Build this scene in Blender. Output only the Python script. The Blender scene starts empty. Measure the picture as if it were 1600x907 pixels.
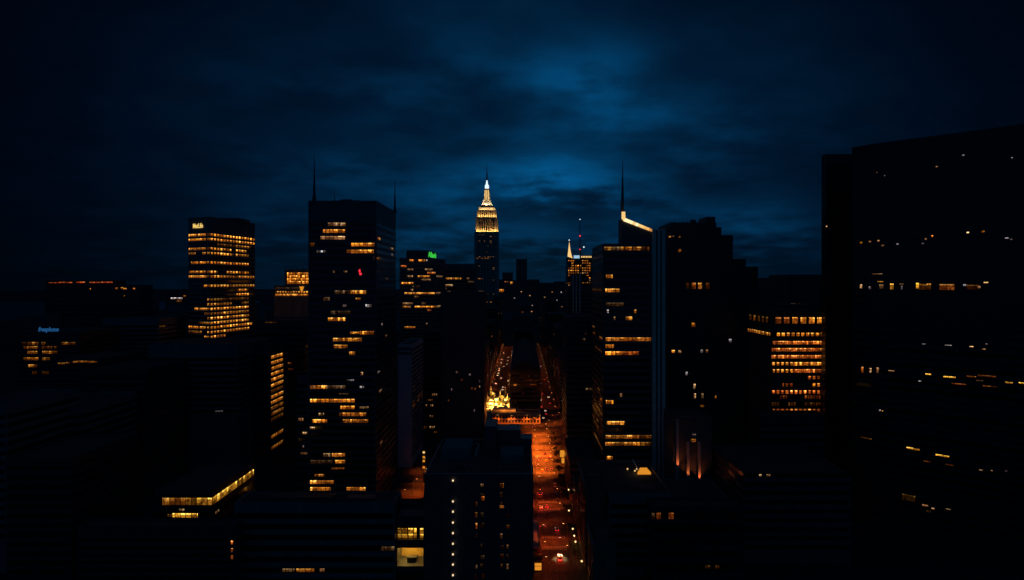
import bpy, bmesh, math, random
from mathutils import Vector, Matrix
R = math.radians
rnd = random.Random(7)
sc = bpy.context.scene
col = sc.collection
F = 1600 * 24 / 36.0          # focal length expressed in photo pixels
VX, HY, CH = 815.0, 443.0, 140.0

# ------------------------------------------------------------------ camera
cam_d = bpy.data.cameras.new("camera")
cam = bpy.data.objects.new("camera", cam_d); col.objects.link(cam)
cam_d.lens = 24; cam_d.sensor_width = 36; cam_d.sensor_fit = 'HORIZONTAL'
cam_d.clip_start = 1.0; cam_d.clip_end = 30000
cam_d.shift_x = -(VX - 800) / 1600; cam_d.shift_y = -(453.5 - HY) / 1600
cam.location = (0, 0, CH); cam.rotation_euler = (R(90), 0, 0)
sc.camera = cam
sc.view_settings.view_transform = 'Standard'
sc.view_settings.look = 'None'
sc.view_settings.exposure = 0.0
sc.view_settings.gamma = 1.0
sc.cycles.use_denoising = True
sc.cycles.max_bounces = 5
sc.cycles.sample_clamp_indirect = 2.0
sc.cycles.use_light_tree = True

# ------------------------------------------------------------------ node helper
class NT:
    def __init__(self, tree):
        self.t = tree; self.n = tree.nodes; self.l = tree.links
    def new(self, typ, **kw):
        n = self.n.new(typ)
        for k, v in kw.items(): setattr(n, k, v)
        return n
    def put(self, sock, v):
        if v is None: return
        if isinstance(v, bpy.types.NodeSocket): self.l.new(v, sock)
        else: sock.default_value = v
    def m(self, op, a, b=None, c=None, clamp=False):
        n = self.new('ShaderNodeMath', operation=op, use_clamp=clamp)
        for i, v in enumerate((a, b, c)):
            if v is not None: self.put(n.inputs[i], v)
        return n.outputs[0]
    def ss(self, v, a, b, lo=0.0, hi=1.0):
        n = self.new('ShaderNodeMapRange', interpolation_type='SMOOTHSTEP')
        self.put(n.inputs[0], v); n.inputs[1].default_value = a; n.inputs[2].default_value = b
        n.inputs[3].default_value = lo; n.inputs[4].default_value = hi
        return n.outputs[0]
    def xyz(self, x, y, z):
        n = self.new('ShaderNodeCombineXYZ')
        for i, v in enumerate((x, y, z)): self.put(n.inputs[i], v)
        return n.outputs[0]
    def noise(self, vec, scale, detail=4, rough=0.5):
        n = self.new('ShaderNodeTexNoise')
        self.put(n.inputs['Vector'], vec); n.inputs['Scale'].default_value = scale
        n.inputs['Detail'].default_value = detail; n.inputs['Roughness'].default_value = rough
        return n.outputs['Fac']
    def white(self, vec):
        n = self.new('ShaderNodeTexWhiteNoise', noise_dimensions='3D')
        self.put(n.inputs['Vector'], vec); return n.outputs['Value']
    def mix(self, f, a, b, typ='MIX'):
        n = self.new('ShaderNodeMix', data_type='RGBA', blend_type=typ)
        self.put(n.inputs[0], f); self.put(n.inputs[6], a); self.put(n.inputs[7], b)
        return n.outputs[2]

# ------------------------------------------------------------------ world: overcast blue hour
SUN_EL, SUN_ROT = R(3), R(0)
w = bpy.data.worlds.new("World"); sc.world = w; w.use_nodes = True
N = NT(w.node_tree); N.n.clear()
out = N.new('ShaderNodeOutputWorld'); bg = N.new('ShaderNodeBackground')
N.l.new(bg.outputs[0], out.inputs[0])
d = N.new('ShaderNodeTexCoord').outputs['Generated']
sep = N.new('ShaderNodeSeparateXYZ'); N.l.new(d, sep.inputs[0])
dx, dy, dz = sep.outputs
yy = N.m('MAXIMUM', dy, 0.06)
az = N.m('DIVIDE', dx, yy); el = N.m('DIVIDE', dz, yy)
zz = N.m('ADD', N.m('MAXIMUM', dz, 0.0), 0.16)
plane = N.xyz(N.m('DIVIDE', dx, zz), N.m('DIVIDE', dy, zz), 0.0)      # the flat cloud deck overhead
big = N.noise(plane, 1.15, 3, 0.5); det = N.noise(plane, 3.6, 5, 0.55)
warp = N.m('MULTIPLY', N.m('SUBTRACT', det, 0.5), 0.10)
warp2 = N.m('MULTIPLY', N.m('SUBTRACT', big, 0.5), 0.10)
azw = N.m('ADD', az, N.m('MULTIPLY', warp2, 1.6)); elw = N.m('ADD', el, warp)
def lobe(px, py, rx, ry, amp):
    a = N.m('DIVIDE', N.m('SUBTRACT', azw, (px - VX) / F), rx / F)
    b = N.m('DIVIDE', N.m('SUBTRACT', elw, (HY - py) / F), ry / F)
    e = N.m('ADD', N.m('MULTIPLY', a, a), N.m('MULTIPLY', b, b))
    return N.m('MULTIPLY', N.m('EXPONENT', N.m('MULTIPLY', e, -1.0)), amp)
# broad lobe puts lens vignetting into the sky's brightness; the others shape clouds
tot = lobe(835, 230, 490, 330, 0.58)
for a in ((850, 330, 250, 70, .12), (925, 105, 95, 55, .54), (870, 272, 95, 24, .64), (850, 262, 70, 20, .30),
          (1000, 300, 60, 20, .16), (1195, 345, 90, 40, .27), (1060, 175, 130, 45, .12), (700, 70, 160, 60, .10),
          (560, 250, 160, 30, .13), (440, 340, 120, 40, .12), (680, 330, 120, 60, .10), (1090, 210, 200, 60, .08),
          (885, 142, 42, 26, -.20), (880, 330, 120, 22, -.26), (560, 170, 200, 40, -.12), (700, 235, 90, 35, -.10),
          (1100, 290, 90, 22, -.12), (1230, 250, 120, 50, -.12), (360, 270, 140, 50, -.05), (900, 415, 260, 20, -.22)):
    tot = N.m('ADD', tot, lobe(*a))
cl = N.m('ADD', N.m('MULTIPLY', N.ss(big, .36, .66), .36), N.m('MULTIPLY', N.ss(det, .3, .72), .34))
cl = N.m('ADD', cl, 0.48)
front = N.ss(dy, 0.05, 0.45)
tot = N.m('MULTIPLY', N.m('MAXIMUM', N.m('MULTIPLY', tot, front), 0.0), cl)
tot = N.m('ADD', tot, N.m('MAXIMUM', N.ss(dy, -.1, .55, .40, .035), N.ss(dz, .5, .9, .0, .36)))  # unseen sky behind and overhead brightened to lift the walls facing the camera
nish = N.new('ShaderNodeTexSky', sky_type='NISHITA'); nish.sun_disc = False
nish.sun_elevation = SUN_EL; nish.sun_rotation = SUN_ROT; nish.ozone_density = 6
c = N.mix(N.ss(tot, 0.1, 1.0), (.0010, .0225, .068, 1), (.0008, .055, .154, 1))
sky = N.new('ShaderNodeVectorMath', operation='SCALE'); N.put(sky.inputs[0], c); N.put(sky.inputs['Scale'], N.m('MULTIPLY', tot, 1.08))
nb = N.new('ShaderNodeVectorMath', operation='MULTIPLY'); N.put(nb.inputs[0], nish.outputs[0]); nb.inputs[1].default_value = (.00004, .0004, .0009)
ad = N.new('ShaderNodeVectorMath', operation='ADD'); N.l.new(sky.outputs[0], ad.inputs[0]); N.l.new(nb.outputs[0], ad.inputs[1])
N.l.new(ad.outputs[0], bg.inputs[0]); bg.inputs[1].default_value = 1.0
sl = bpy.data.lights.new("dusk_sun", 'SUN'); sl.energy = 0.004; sl.angle = R(20); sl.color = (.55, .75, 1)
so = bpy.data.objects.new("dusk_sun", sl); col.objects.link(so); so.rotation_euler = (R(-70), 0, 0); so.location = (0, 0, 400)

# ------------------------------------------------------------------ materials
def base_mat(name):
    m = bpy.data.materials.new(name); m.use_nodes = True
    n = NT(m.node_tree); n.n.clear()
    o = n.new('ShaderNodeOutputMaterial')
    return m, n, o
def solid(name, c, rough=.7, var=.25, scale=.25, metal=0.0, bump=0.0, streak=False, spec=.5):
    m, n, o = base_mat(name)
    p = n.new('ShaderNodeBsdfPrincipled'); n.l.new(p.outputs[0], o.inputs[0])
    co = n.new('ShaderNodeTexCoord').outputs['Object']
    if streak:
        mp = n.new('ShaderNodeMapping'); mp.inputs['Scale'].default_value = (1, 1, .12); n.l.new(co, mp.inputs[0]); co = mp.outputs[0]
    f = n.ss(n.noise(co, scale, 6, .6), .25, .75)
    lo = tuple(x * (1 - var) for x in c) + (1,); hi = tuple(min(1, x * (1 + var)) for x in c) + (1,)
    n.put(p.inputs['Base Color'], n.mix(f, lo, hi)); p.inputs['Roughness'].default_value = rough; p.inputs['Metallic'].default_value = metal; p.inputs['Specular IOR Level'].default_value = spec
    if bump:
        b = n.new('ShaderNodeBump'); b.inputs['Strength'].default_value = bump
        n.l.new(n.noise(co, scale * 8, 5), b.inputs['Height']); n.l.new(b.outputs[0], p.inputs['Normal'])
    return m
def emit(name, c, s):
    m, n, o = base_mat(name)
    e = n.new('ShaderNodeEmission'); e.inputs[0].default_value = (*c, 1); e.inputs[1].default_value = s
    n.l.new(e.outputs[0], o.inputs[0]); return m
def glass_mat(name, pane=1.5, c=.012):
    # dark curtain-wall glass, each pane with its own tilt and blind
    m, n, o = base_mat(name)
    p = n.new('ShaderNodeBsdfPrincipled'); n.l.new(p.outputs[0], o.inputs[0])
    s = n.new('ShaderNodeSeparateXYZ'); n.l.new(n.new('ShaderNodeTexCoord').outputs['Object'], s.inputs[0])
    idx = n.m('FLOOR', n.m('DIVIDE', n.m('ADD', s.outputs[0], s.outputs[1]), pane))
    oi = n.new('ShaderNodeObjectInfo')
    h = n.white(n.xyz(idx, n.m('MULTIPLY', oi.outputs['Random'], 97.0), 0.0))
    n.put(p.inputs['Base Color'], n.mix(h, (c * .4, c * .5, c * .6, 1), (c * 1.8, c * 1.9, c * 2.0, 1)))
    n.put(p.inputs['Roughness'], n.ss(h, 0, 1, .06, .22)); p.inputs['IOR'].default_value = 1.5
    return m
def window_light(name, pane, on=1.0, gap=.14, scatter=.9):
    # lit offices behind glass: object colour = tint, object alpha = strength; UV u in metres, v 0..1
    m, n, o = base_mat(name)
    e = n.new('ShaderNodeEmission'); n.l.new(e.outputs[0], o.inputs[0])
    uv = n.new('ShaderNodeSeparateXYZ'); n.l.new(n.new('ShaderNodeTexCoord').outputs['UV'], uv.inputs[0])
    u, v = uv.outputs[0], uv.outputs[1]
    oi = n.new('ShaderNodeObjectInfo')
    seed = n.m('MULTIPLY', oi.outputs['Random'], 113.0)
    q = n.m('DIVIDE', u, pane); i = n.m('FLOOR', q); f = n.m('FRACT', q)
    r1 = n.white(n.xyz(i, seed, 1.0)); r2 = n.white(n.xyz(i, seed, 2.0)); r3 = n.white(n.xyz(n.m('FLOOR', n.m('DIVIDE', q, 3.0)), seed, 3.0))
    bar = n.m('MULTIPLY', n.ss(f, gap * .4, gap), n.ss(f, 1 - gap * .4, 1 - gap))
    lamp = n.m('LESS_THAN', r3, on)
    lvl = n.m('MULTIPLY', n.m('ADD', n.m('MULTIPLY', r1, scatter), 1 - scatter * .75), n.m('ADD', n.m('MULTIPLY', r3, .6), .6))
    blind = n.m('ADD', n.m('MULTIPLY', n.m('GREATER_THAN', v, n.m('MULTIPLY', r2, 1.3)), .65), .35)
    ceil = n.m('ADD', n.m('MULTIPLY', n.ss(v, .72, .9), .9), .65)
    mess = n.ss(n.noise(n.xyz(u, n.m('MULTIPLY', v, 2.4), seed), .9, 4, .7), .32, .60, .08, 1.3)
    k = n.m('MULTIPLY', n.m('MULTIPLY', bar, lamp), n.m('MULTIPLY', n.m('MULTIPLY', lvl, blind), n.m('MULTIPLY', ceil, mess)))
    tint = n.mix(n.m('MULTIPLY', r2, .22), oi.outputs['Color'], (1, .58, .16, 1))
    tint = n.mix(n.ss(k, .05, .75), n.mix(1.0, tint, (1, .62, .5, 1), 'MULTIPLY'), n.mix(n.ss(k, .75, 1.5, 0, .5), tint, (1, .60, .16, 1)))
    n.put(e.inputs[0], tint); n.put(e.inputs[1], n.m('MULTIPLY', k, n.m('MULTIPLY', oi.outputs['Alpha'], 1.6)))
    return m
M = dict(
    granite=solid('dark_granite', (.085, .088, .095), .45), concrete=solid('grey_concrete', (.17, .165, .16), .8, streak=True),
    pale=solid('pale_travertine', (.62, .60, .57), .7, .12, streak=True), limestone=solid('limestone', (.42, .39, .34), .75, .15),
    brick=solid('brown_brick', (.20, .12, .085), .85, .3, .6, bump=.2), bronze=solid('bronze_panel', (.06, .055, .05), .45),
    black=solid('black_steel', (.05, .052, .056), .5), steel=solid('grey_steel', (.13, .13, .14), .5, metal=.6),
    dark_panel=solid('dark_panel', (.034, .035, .037), .5),
    roof=solid('roof_felt', (.05, .05, .052), .9, .4, .1), fin=solid('pale_metal_fin', (.80, .70, .60), .5, .1),
    asphalt=solid('asphalt', (.05, .047, .045), .8, .5, .18, bump=.25, spec=.12), walk=solid('sidewalk_slab', (.05, .047, .045), .9, .35, .4, spec=.1),
    ground=solid('city_ground', (.04, .04, .042), .95, spec=.1), paint=solid('road_paint', (.16, .155, .145), .6, .3, 1.0),
    leaf=solid('leaf', (.05, .075, .03), .7, .5, .6), bark=solid('bark', (.08, .06, .045), .9),
    glass=glass_mat('dark_glass'), tyre=solid('rubber', (.02, .02, .02), .8),
    canvas=solid('white_canvas', (.7, .68, .6), .8, .1), gold=solid('gilt_panel', (.55, .36, .10), .45, .3, .25),
    water=solid('river_water', (.02, .025, .03), .15),
    globe=emit('lamp_globe', (1, .62, .26), 2.2), wall_lamp=emit('wall_lamp', (1, .72, .42), 1.3),
    pale_paving=solid('pale_paving', (.34, .32, .28), .85, .35, .15),
    tail_off=solid('unlit_lens', (.12, .02, .02), .2),
    lamp=emit('sodium_lamp', (1, .55, .16), 9.0), white_lamp=emit('white_lamp', (1, .93, .78), 6.0),
    red=emit('red_lamp', (1, .03, .05), 1.6), tail=emit('tail_lamp', (1, .035, .03), 5), head=emit('head_lamp', (1, .85, .6), 8),
    green=emit('green_neon', (.07, .9, .10), .75), blue=emit('blue_neon', (.05, .30, .80), .3), yellowsign=emit('yellow_neon', (1, .66, .18), .95),
    crown_hot=emit('crown_led_full', (1, .78, .42), 1.25), crown_warm=emit('crown_led_warm', (1, .52, .15), .9), crown_dim=emit('crown_led_low', (1, .40, .10), .55),
    crown=emit('crown_led', (1, .62, .22), 1.0), orange_screen=emit('orange_screen', (1, .36, .03), .72), screen=emit('pale_screen', (.45, .75, 1), .75),
    mast=emit('white_mast_light', (.75, .93, 1), 1.15),
)
LW = dict(ribbon=window_light('lit_office_ribbon', 1.5, scatter=1.1), wide=window_light('lit_wide_panes', 2.6, gap=.10, scatter=1.1), big=window_light('lit_single_panes', 3.6, gap=.04, scatter=.7),
          dots=window_light('lit_scattered_rooms', 1.9, on=.55, gap=.3),
          bay=window_light('lit_office_bays', 5.6, gap=.34, scatter=.9),
          specks=window_light('lit_specks', 3.4, on=.62, gap=.38), cell=window_light('lit_cells', 3.1, gap=.34, scatter=.9))
TINT = dict(k=(1, .09, .015), o=(1, .33, .018), a=(1, .375, .034), y=(1, .56, .04), w=(.75, .85, 1), p=(1, .60, .27), r=(1, .235, .025), b=(.4, .6, 1))

# ------------------------------------------------------------------ object helpers
def X(px, D): return (px - VX) * D / F
def Z(py, D): return CH - (py - HY) * D / F
def ground_D(py): return CH * F / (py - HY)
def tag(o, label=None, cat=None, group=None, kind=None):
    if label: o['label'] = label
    if cat: o['category'] = cat
    if group: o['group'] = group
    if kind: o['kind'] = kind
    return o
def empty(name, loc, label, cat, group=None, rz=0):
    o = bpy.data.objects.new(name, None); col.objects.link(o); o.location = loc; o.rotation_euler.z = rz
    return tag(o, label, cat, group)
class MB:
    def __init__(self): self.bm = bmesh.new()
    def box(self, x0, x1, y0, y1, z0, z1):
        v = [self.bm.verts.new(p) for p in ((x0,y0,z0),(x1,y0,z0),(x1,y1,z0),(x0,y1,z0),(x0,y0,z1),(x1,y0,z1),(x1,y1,z1),(x0,y1,z1))]
        for f in ((0,3,2,1),(4,5,6,7),(0,1,5,4),(1,2,6,5),(2,3,7,6),(3,0,4,7)): self.bm.faces.new([v[i] for i in f])
        return self
    def prism(self, poly, z0, z1, top=None):
        top = top or poly
        a = [self.bm.verts.new((p[0], p[1], z0)) for p in poly]; b = [self.bm.verts.new((p[0], p[1], z1)) for p in top]
        n = len(poly)
        for i in range(n): self.bm.faces.new((a[i], a[(i+1) % n], b[(i+1) % n], b[i]))
        self.bm.faces.new(b); self.bm.faces.new(a[::-1]); return self
    def tube(self, p0, p1, r0, r1=None, n=8):
        r1 = r0 if r1 is None else r1
        p0, p1 = Vector(p0), Vector(p1); dvec = (p1 - p0).normalized()
        a = dvec.orthogonal().normalized(); b = dvec.cross(a)
        A = [self.bm.verts.new(p0 + (a*math.cos(t)+b*math.sin(t))*r0) for t in [2*math.pi*i/n for i in range(n)]]
        Bv = [self.bm.verts.new(p1 + (a*math.cos(t)+b*math.sin(t))*max(r1, .002)) for t in [2*math.pi*i/n for i in range(n)]]
        for i in range(n): self.bm.faces.new((A[i], A[(i+1)%n], Bv[(i+1)%n], Bv[i]))
        self.bm.faces.new(A[::-1]); self.bm.faces.new(Bv); return self
    def slab(self, pts, y0, y1):                    # outline in (x, z) extruded along y
        a = [self.bm.verts.new((p[0], y0, p[1])) for p in pts]; b = [self.bm.verts.new((p[0], y1, p[1])) for p in pts]
        n = len(pts)
        for i in range(n): self.bm.faces.new((a[i], a[(i+1)%n], b[(i+1)%n], b[i]))
        self.bm.faces.new(a[::-1]); self.bm.faces.new(b); return self
    def sphere(self, c, r, sx=1, sy=1, sz=1, u=8, v=6):
        bmesh.ops.create_uvsphere(self.bm, u_segments=u, v_segments=v, radius=r, matrix=Matrix.Translation(c) @ Matrix.Diagonal((sx, sy, sz, 1))); return self
    def mesh(self, name, mat):
        bmesh.ops.recalc_face_normals(self.bm, faces=self.bm.faces[:])
        me = bpy.data.meshes.new(name); self.bm.to_mesh(me); self.bm.free(); me.materials.append(mat); return me
    def build(self, name, mat, parent=None, world=True):
        # world=True: the shapes were given in world coordinates
        off = Vector((0, 0, 0))
        q = parent
        while q is not None and world: off += q.location; q = q.parent
        if world and parent is not None: bmesh.ops.translate(self.bm, verts=self.bm.verts[:], vec=-off)
        o = bpy.data.objects.new(name, self.mesh(name, mat)); col.objects.link(o); o.parent = parent; return o
def copy_tree(o, parent=None):
    c = o.copy(); col.objects.link(c); c.parent = parent
    for ch in o.children: copy_tree(ch, c)
    return c
def light(name, parent, loc, power, color, typ='POINT', rot=None, size=.4, sizey=None, spread=None, spot=None):
    l = bpy.data.lights.new(name, typ); l.energy = power; l.color = color
    if typ == 'AREA':
        l.size = size
        if sizey: l.shape = 'RECTANGLE'; l.size_y = sizey
        if spread: l.spread = spread
    else: l.shadow_soft_size = size
    if spot: l.spot_size = spot; l.spot_blend = .6
    o = bpy.data.objects.new(name, l); col.objects.link(o); o.parent = parent; o.location = loc
    if rot: o.rotation_euler = rot
    return o
def rect(x0, x1, y0, y1): return [(x0, y0), (x1, y0), (x1, y1), (x0, y1)]

class Bld:
    """one building: an Empty with a wall, a roof, ribbons of dark glass and lit windows"""
    def __init__(s, name, label, poly, z1, mat, group=None, parapet=1.2, z0=0.0, cat='building'):
        s.poly = poly; s.z1 = z1; s.z0 = z0
        cx = sum(p[0] for p in poly) / len(poly); cy = sum(p[1] for p in poly) / len(poly)
        s.root = empty(name, (cx, cy, z0), label, cat, group); s.o = Vector((cx, cy, z0))
        MB().prism(poly, z0, z1).build('wall', mat, s.root)
        m = MB(); n = len(poly)
        ctr = Vector((cx, cy))
        inn = [tuple(ctr + (Vector(p) - ctr) * .965) for p in poly]
        MB().prism(inn, z1 + .004, z1 + .25).build('roof', M['roof'], s.root)
        if parapet:
            for i in range(n):
                p0, p1 = Vector(poly[i]), Vector(poly[(i+1) % n]); q1, q0 = Vector(inn[(i+1) % n]), Vector(inn[i])
                m.prism([p0, p1, q1, q0], z1 + .004, z1 + parapet)
            m.build('parapet', mat, s.root)
    def edge(s, i):
        return Vector(s.poly[i]), Vector(s.poly[(i+1) % len(s.poly)])
    def bands(s, ztop, pitch, h, edges, count=None, inset=.6, zmin=4.0, mat='glass', outset=.06):
        s.band_z = ztop; s.pitch = pitch; s.band_h = h; s.outset = outset
        proto = None; k = 0; z = ztop
        while z - h > max(zmin, s.z0 + 2) and (count is None or k < count) and k < 95:
            if proto is None:
                m = MB()
                for i in edges:
                    p0, p1 = s.edge(i); t = (p1 - p0).normalized(); nn = Vector((t.y, -t.x))
                    a, b = p0 + t * inset, p1 - t * inset
                    m.prism([a - nn * .01, a + nn * outset, b + nn * outset, b - nn * .01][::-1], z - h, z)
                proto = m.build('window_band', M[mat], s.root)
            else:
                o = proto.copy(); col.objects.link(o); o.parent = s.root; o.location.z -= k * pitch
            z -= pitch; k += 1
        return s
    def lit(s, e, y, x0, x1, k=1.0, tint='o', h=None, mat='ribbon', Dref=None, snap=True, name='lit_window', out=.12):
        p0, p1 = s.edge(e); dvec = p1 - p0; L = dvec.length; t = dvec / L; nn = Vector((t.y, -t.x))
        us = []
        for px in (x0, x1):
            kk = (px - VX) / F
            den = dvec.x - kk * dvec.y
            us.append(min(max((kk * p0.y - p0.x) / den * L, .15), L - .15))
        us.sort()
        if us[1] - us[0] < .3: return None
        D = Dref or (p0 + t * (us[0] + us[1]) / 2).y
        zc = Z(y, D); hh = h * D / F if h else (getattr(s, 'band_h', 2.2))
        if snap and hasattr(s, 'pitch'):
            i = round((s.band_z - s.band_h / 2 - zc) / s.pitch); zc = s.band_z - s.band_h / 2 - i * s.pitch
            hh = min(hh, s.band_h * .96)
        a, b = p0 + t * us[0], p0 + t * us[1]
        bm = bmesh.new(); vs = []
        for z in (zc - hh / 2, zc + hh / 2):
            for (q, off) in ((a, out), (b, out), (b, .02), (a, .02)):
                pt = q + nn * off; vs.append(bm.verts.new((pt.x - s.o.x, pt.y - s.o.y, z - s.o.z)))
        uvl = bm.loops.layers.uv.new('UVMap')
        for idx in ((0,1,5,4),(1,2,6,5),(2,3,7,6),(3,0,4,7),(4,5,6,7),(3,2,1,0)):
            f = bm.faces.new([vs[j] for j in idx])
            for lp, j in zip(f.loops, idx):
                lp[uvl].uv = (us[0] if j in (0, 3, 4, 7) else us[1], 0.0 if j < 4 else 1.0)
        me = bpy.data.meshes.new(name); bm.to_mesh(me); bm.free(); me.materials.append(LW[mat])
        o = bpy.data.objects.new(name, me); col.objects.link(o); o.parent = s.root
        o.color = (*TINT[tint], k)
        return o
    def box(s, name, x0, x1, y0, y1, z0, z1, mat):
        return MB().box(x0, x1, y0, y1, z0, z1).build(name, M[mat], s.root)
    def pilasters(s, e, step, width, depth, z0, z1, mat, name='pier', maxn=60):
        p0, p1 = s.edge(e); L = (p1 - p0).length; t = (p1 - p0) / L; nn = Vector((t.y, -t.x))
        n = min(maxn, max(1, int(L // step))); proto = None
        for i in range(n + 1):
            c = p0 + t * (width / 2 + (L - width) * i / n)
            if proto is None:
                a, b = c - t * width / 2, c + t * width / 2
                proto = MB().prism([a, b, b + nn * depth, a + nn * depth][::-1], z0, z1).build(name, mat, s.root); c0 = c
            else:
                o = proto.copy(); col.objects.link(o); o.parent = s.root; o.location.x += (c - c0).x; o.location.y += (c - c0).y
        return s

def text_mesh(name, body, mat, parent, loc, size, rot=(R(90), 0, 0), shear=0.0, width=None):
    cu = bpy.data.curves.new(name, 'FONT'); cu.body = body; cu.size = size; cu.extrude = .08; cu.shear = shear; cu.align_x = 'CENTER'; cu.offset = size * .02
    t = bpy.data.objects.new(name, cu); col.objects.link(t)
    dg = bpy.context.evaluated_depsgraph_get(); dg.update()
    me = bpy.data.meshes.new_from_object(t.evaluated_get(dg)); bpy.data.objects.remove(t)
    me.materials.clear(); me.materials.append(mat)
    if width:
        xs = [v.co.x for v in me.vertices]; k = width / (max(xs) - min(xs))
        for v in me.vertices: v.co.x *= k
    o = bpy.data.objects.new(name, me); col.objects.link(o); o.parent = parent; o.rotation_euler = rot
    off = Vector(); q = parent
    while q is not None: off += q.location; q = q.parent
    o.location = Vector(loc) - off
    return o
def structure(name, mb, mat, kind='structure'):
    o = mb.build(name, M[mat]); o['kind'] = kind; return o

# ------------------------------------------------------------------ ground, roads, pavements
structure('ground', MB().box(-9000, 9000, -600, 16000, -1, 0), 'ground')
RD0, RD1 = 10.5, 24.0
structure('avenue_road', MB().prism([(RD0, 200), (RD1, 200), (RD1, 640), (37, 690), (37, 1700), (21, 1700), (21, 690), (RD0, 640)], .001, .02), 'asphalt')
structure('side_avenue_road', MB().prism([(-40, 706), (-15, 706), (-15, 1700), (-40, 1700)], .001, .02), 'asphalt')
structure('left_pavement', MB().box(4, RD0, 200, 640, .001, .15), 'walk')
structure('right_pavement', MB().box(RD1, 31, 200, 640, .001, .15), 'walk')
structure('far_pavement', MB().box(37, 42, 690, 1700, .001, .15), 'walk')
structure('cross_street', MB().box(-70, 60, 648, 672, .022, .026), 'asphalt')
structure('plaza_paving', MB().box(-85, -48, 400, 516, .001, .06), 'walk')
def road_marks():
    m = MB()
    for x in (13.9, 17.25, 20.6):
        y = 205
        while y < 640:
            if not any(abs(y - c) < 9 for c in (369, 430, 511, 560)): m.box(x - .07, x + .07, y, y + 3, .024, .028)
            y += 9
    for c in (369, 430, 511, 560):
        for s in (-7, 7):
            x = RD0 + .5
            while x < RD1 - .5:
                m.box(x, x + .45, c + s - 1.6, c + s + 1.6, .024, .028); x += .95
            if s < 0: m.box(RD0 + .3, RD1 - .3, c + s - 2.9, c + s - 2.5, .024, .028)
    return m
structure('road_markings', road_marks(), 'paint')
structure('river', MB().box(-8800, -1900, 2600, 5200, .01, .03), 'water')

# ================================================================== towers, left of the avenue
def front_rect(px0, px1, D, depth): return rect(X(px0, D), X(px1, D), D, D + depth)

# --- tall dark office tower with two needle masts
D = 420
t1 = Bld('office_tower', 'tall dark office tower with ribbon windows and a needle mast on each of two corners', front_rect(482, 588, D, 65), Z(317, D), M['granite'])
t1.bands(Z(348.2, D), 10.6 * D / F, 5.4 * D / F, (0, 1), count=42, inset=1.2)
t1.pilasters(0, 99, 1.1, .35, Z(800, D), Z(317, D), M['granite'], 'corner_pier')
for r in ((350.5, 512, 540, .45, 'p'), (361, 505, 539, 1.1, 'o'), (372, 501, 539, .95, 'p'), (382, 549, 586, 1.1, 'o'), (393, 542, 584, .95, 'o'),
          (382, 485, 491, .5, 'a'), (393, 495, 509, .5, 'w', 3), (403, 584, 586, .5, 'p'), (424, 520, 523, .4, 'p', 3), (427, 537, 543, .2, 'p', 3),
          (458, 523, 548, .12, 'p'), (458, 548, 562, .5, 'o'), (458, 562, 572, 1.0, 'a'), (468, 556, 563, .6, 'o', 3), (468, 505, 515, .15, 'p'),
          (479, 571, 581, .7, 'w', 4), (479, 536, 541, .5, 'w', 3), (490, 517, 548, .06, 'p'), (500, 512, 540, .85, 'o'), (522, 547, 562, .6, 'o', 3),
          (522, 562, 584, .9, 'o'), (534, 520, 532, .9, 'a'), (534, 532, 566, .65, 'o'), (544, 521, 543, 1.0, 'a'), (555, 546, 555, .85, 'a'), (580, 564, 567, .7, 'p'),
          (590, 542, 553, .4, 'w', 2.5), (600, 484, 510, 1.0, 'o'), (600, 510, 540, .13, 'p'), (600, 562, 569, .3, 'w', 3), (610, 485, 492, .5, 'p', 4),
          (620, 530, 545, .12, 'p', 2), (631, 482, 555, 1.15, 'o'), (642, 532, 554, 1.15, 'o'), (642, 561, 576, .22, 'p', 3), (652.5, 530, 572, 1.0, 'o'), (652.5, 498, 506, .55, 'p', 4),
          (663, 488, 511, 1.15, 'o'), (663, 536, 575, .55, 'o'), (673, 482, 492, .8, 'p', 3), (712, 505, 519, .2, 'p'), (712, 519, 539, 1.15, 'a'), (722.5, 485, 520, .1, 'p'),
          (722.5, 524, 539, 1.15, 'a'), (734, 518, 538, .35, 'r', 2.5), (744, 492, 507, .6, 'o', 3.5), (754, 484, 522, 1.15, 'a'), (765, 485, 517, 1.05, 'a'), (765, 541, 571, 1.05, 'a')):
    t1.lit(0, r[0], r[1], r[2], r[3] * 1.05, r[4], h=(r[5] if len(r) > 5 else None), mat='wide' if r[3] > .9 else 'ribbon')
for y, a, b, k, c in ((372, 590, 594, .7, 'o'), (403, 589, 593, .5, 'o'), (382, 611, 614, .5, 'p'), (393, 611, 614, .4, 'w'), (512, 596, 598, .4, 'w'), (440, 603, 605, .2, 'p'), (530, 602, 605, .2, 'p'), (585, 590, 593, .2, 'w'), (620, 592, 596, .25, 'p'), (700, 594, 597, .25, 'p')):
    t1.lit(1, y, a, b, k, c, Dref=D, h=3.5)
t1.box('roof_penthouse', X(520, 440), X(563, 440), 438, 470, Z(317, D), Z(317, D) + 3.6, 'granite')
t1.box('cooling_unit', X(528, 440), X(545, 440), 446, 462, Z(317, D) + 3.6, Z(317, D) + 5.2, 'black')
def needle(b, x, y, z0, z1, r, name='needle_mast'):
    m = MB(); h = z1 - z0
    m.tube((x, y, z0), (x, y, z0 + h * .16), r * 1.7, r * 1.0).tube((x, y, z0 + h * .16), (x, y, z0 + h * .55), r * .9, r * .5).tube((x, y, z0 + h * .55), (x, y, z1), r * .45, r * .12)
    return m.build(name, M['black'], b.root)
needle(t1, X(491, 424), 424, Z(317, D), Z(240, 424), .95)
needle(t1, X(617, 484), 484, Z(317, D), Z(280, 484), .85)
needle(t1, X(523, 440), 440, Z(317, D), Z(291, 440), .3, 'thin_aerial')
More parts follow.
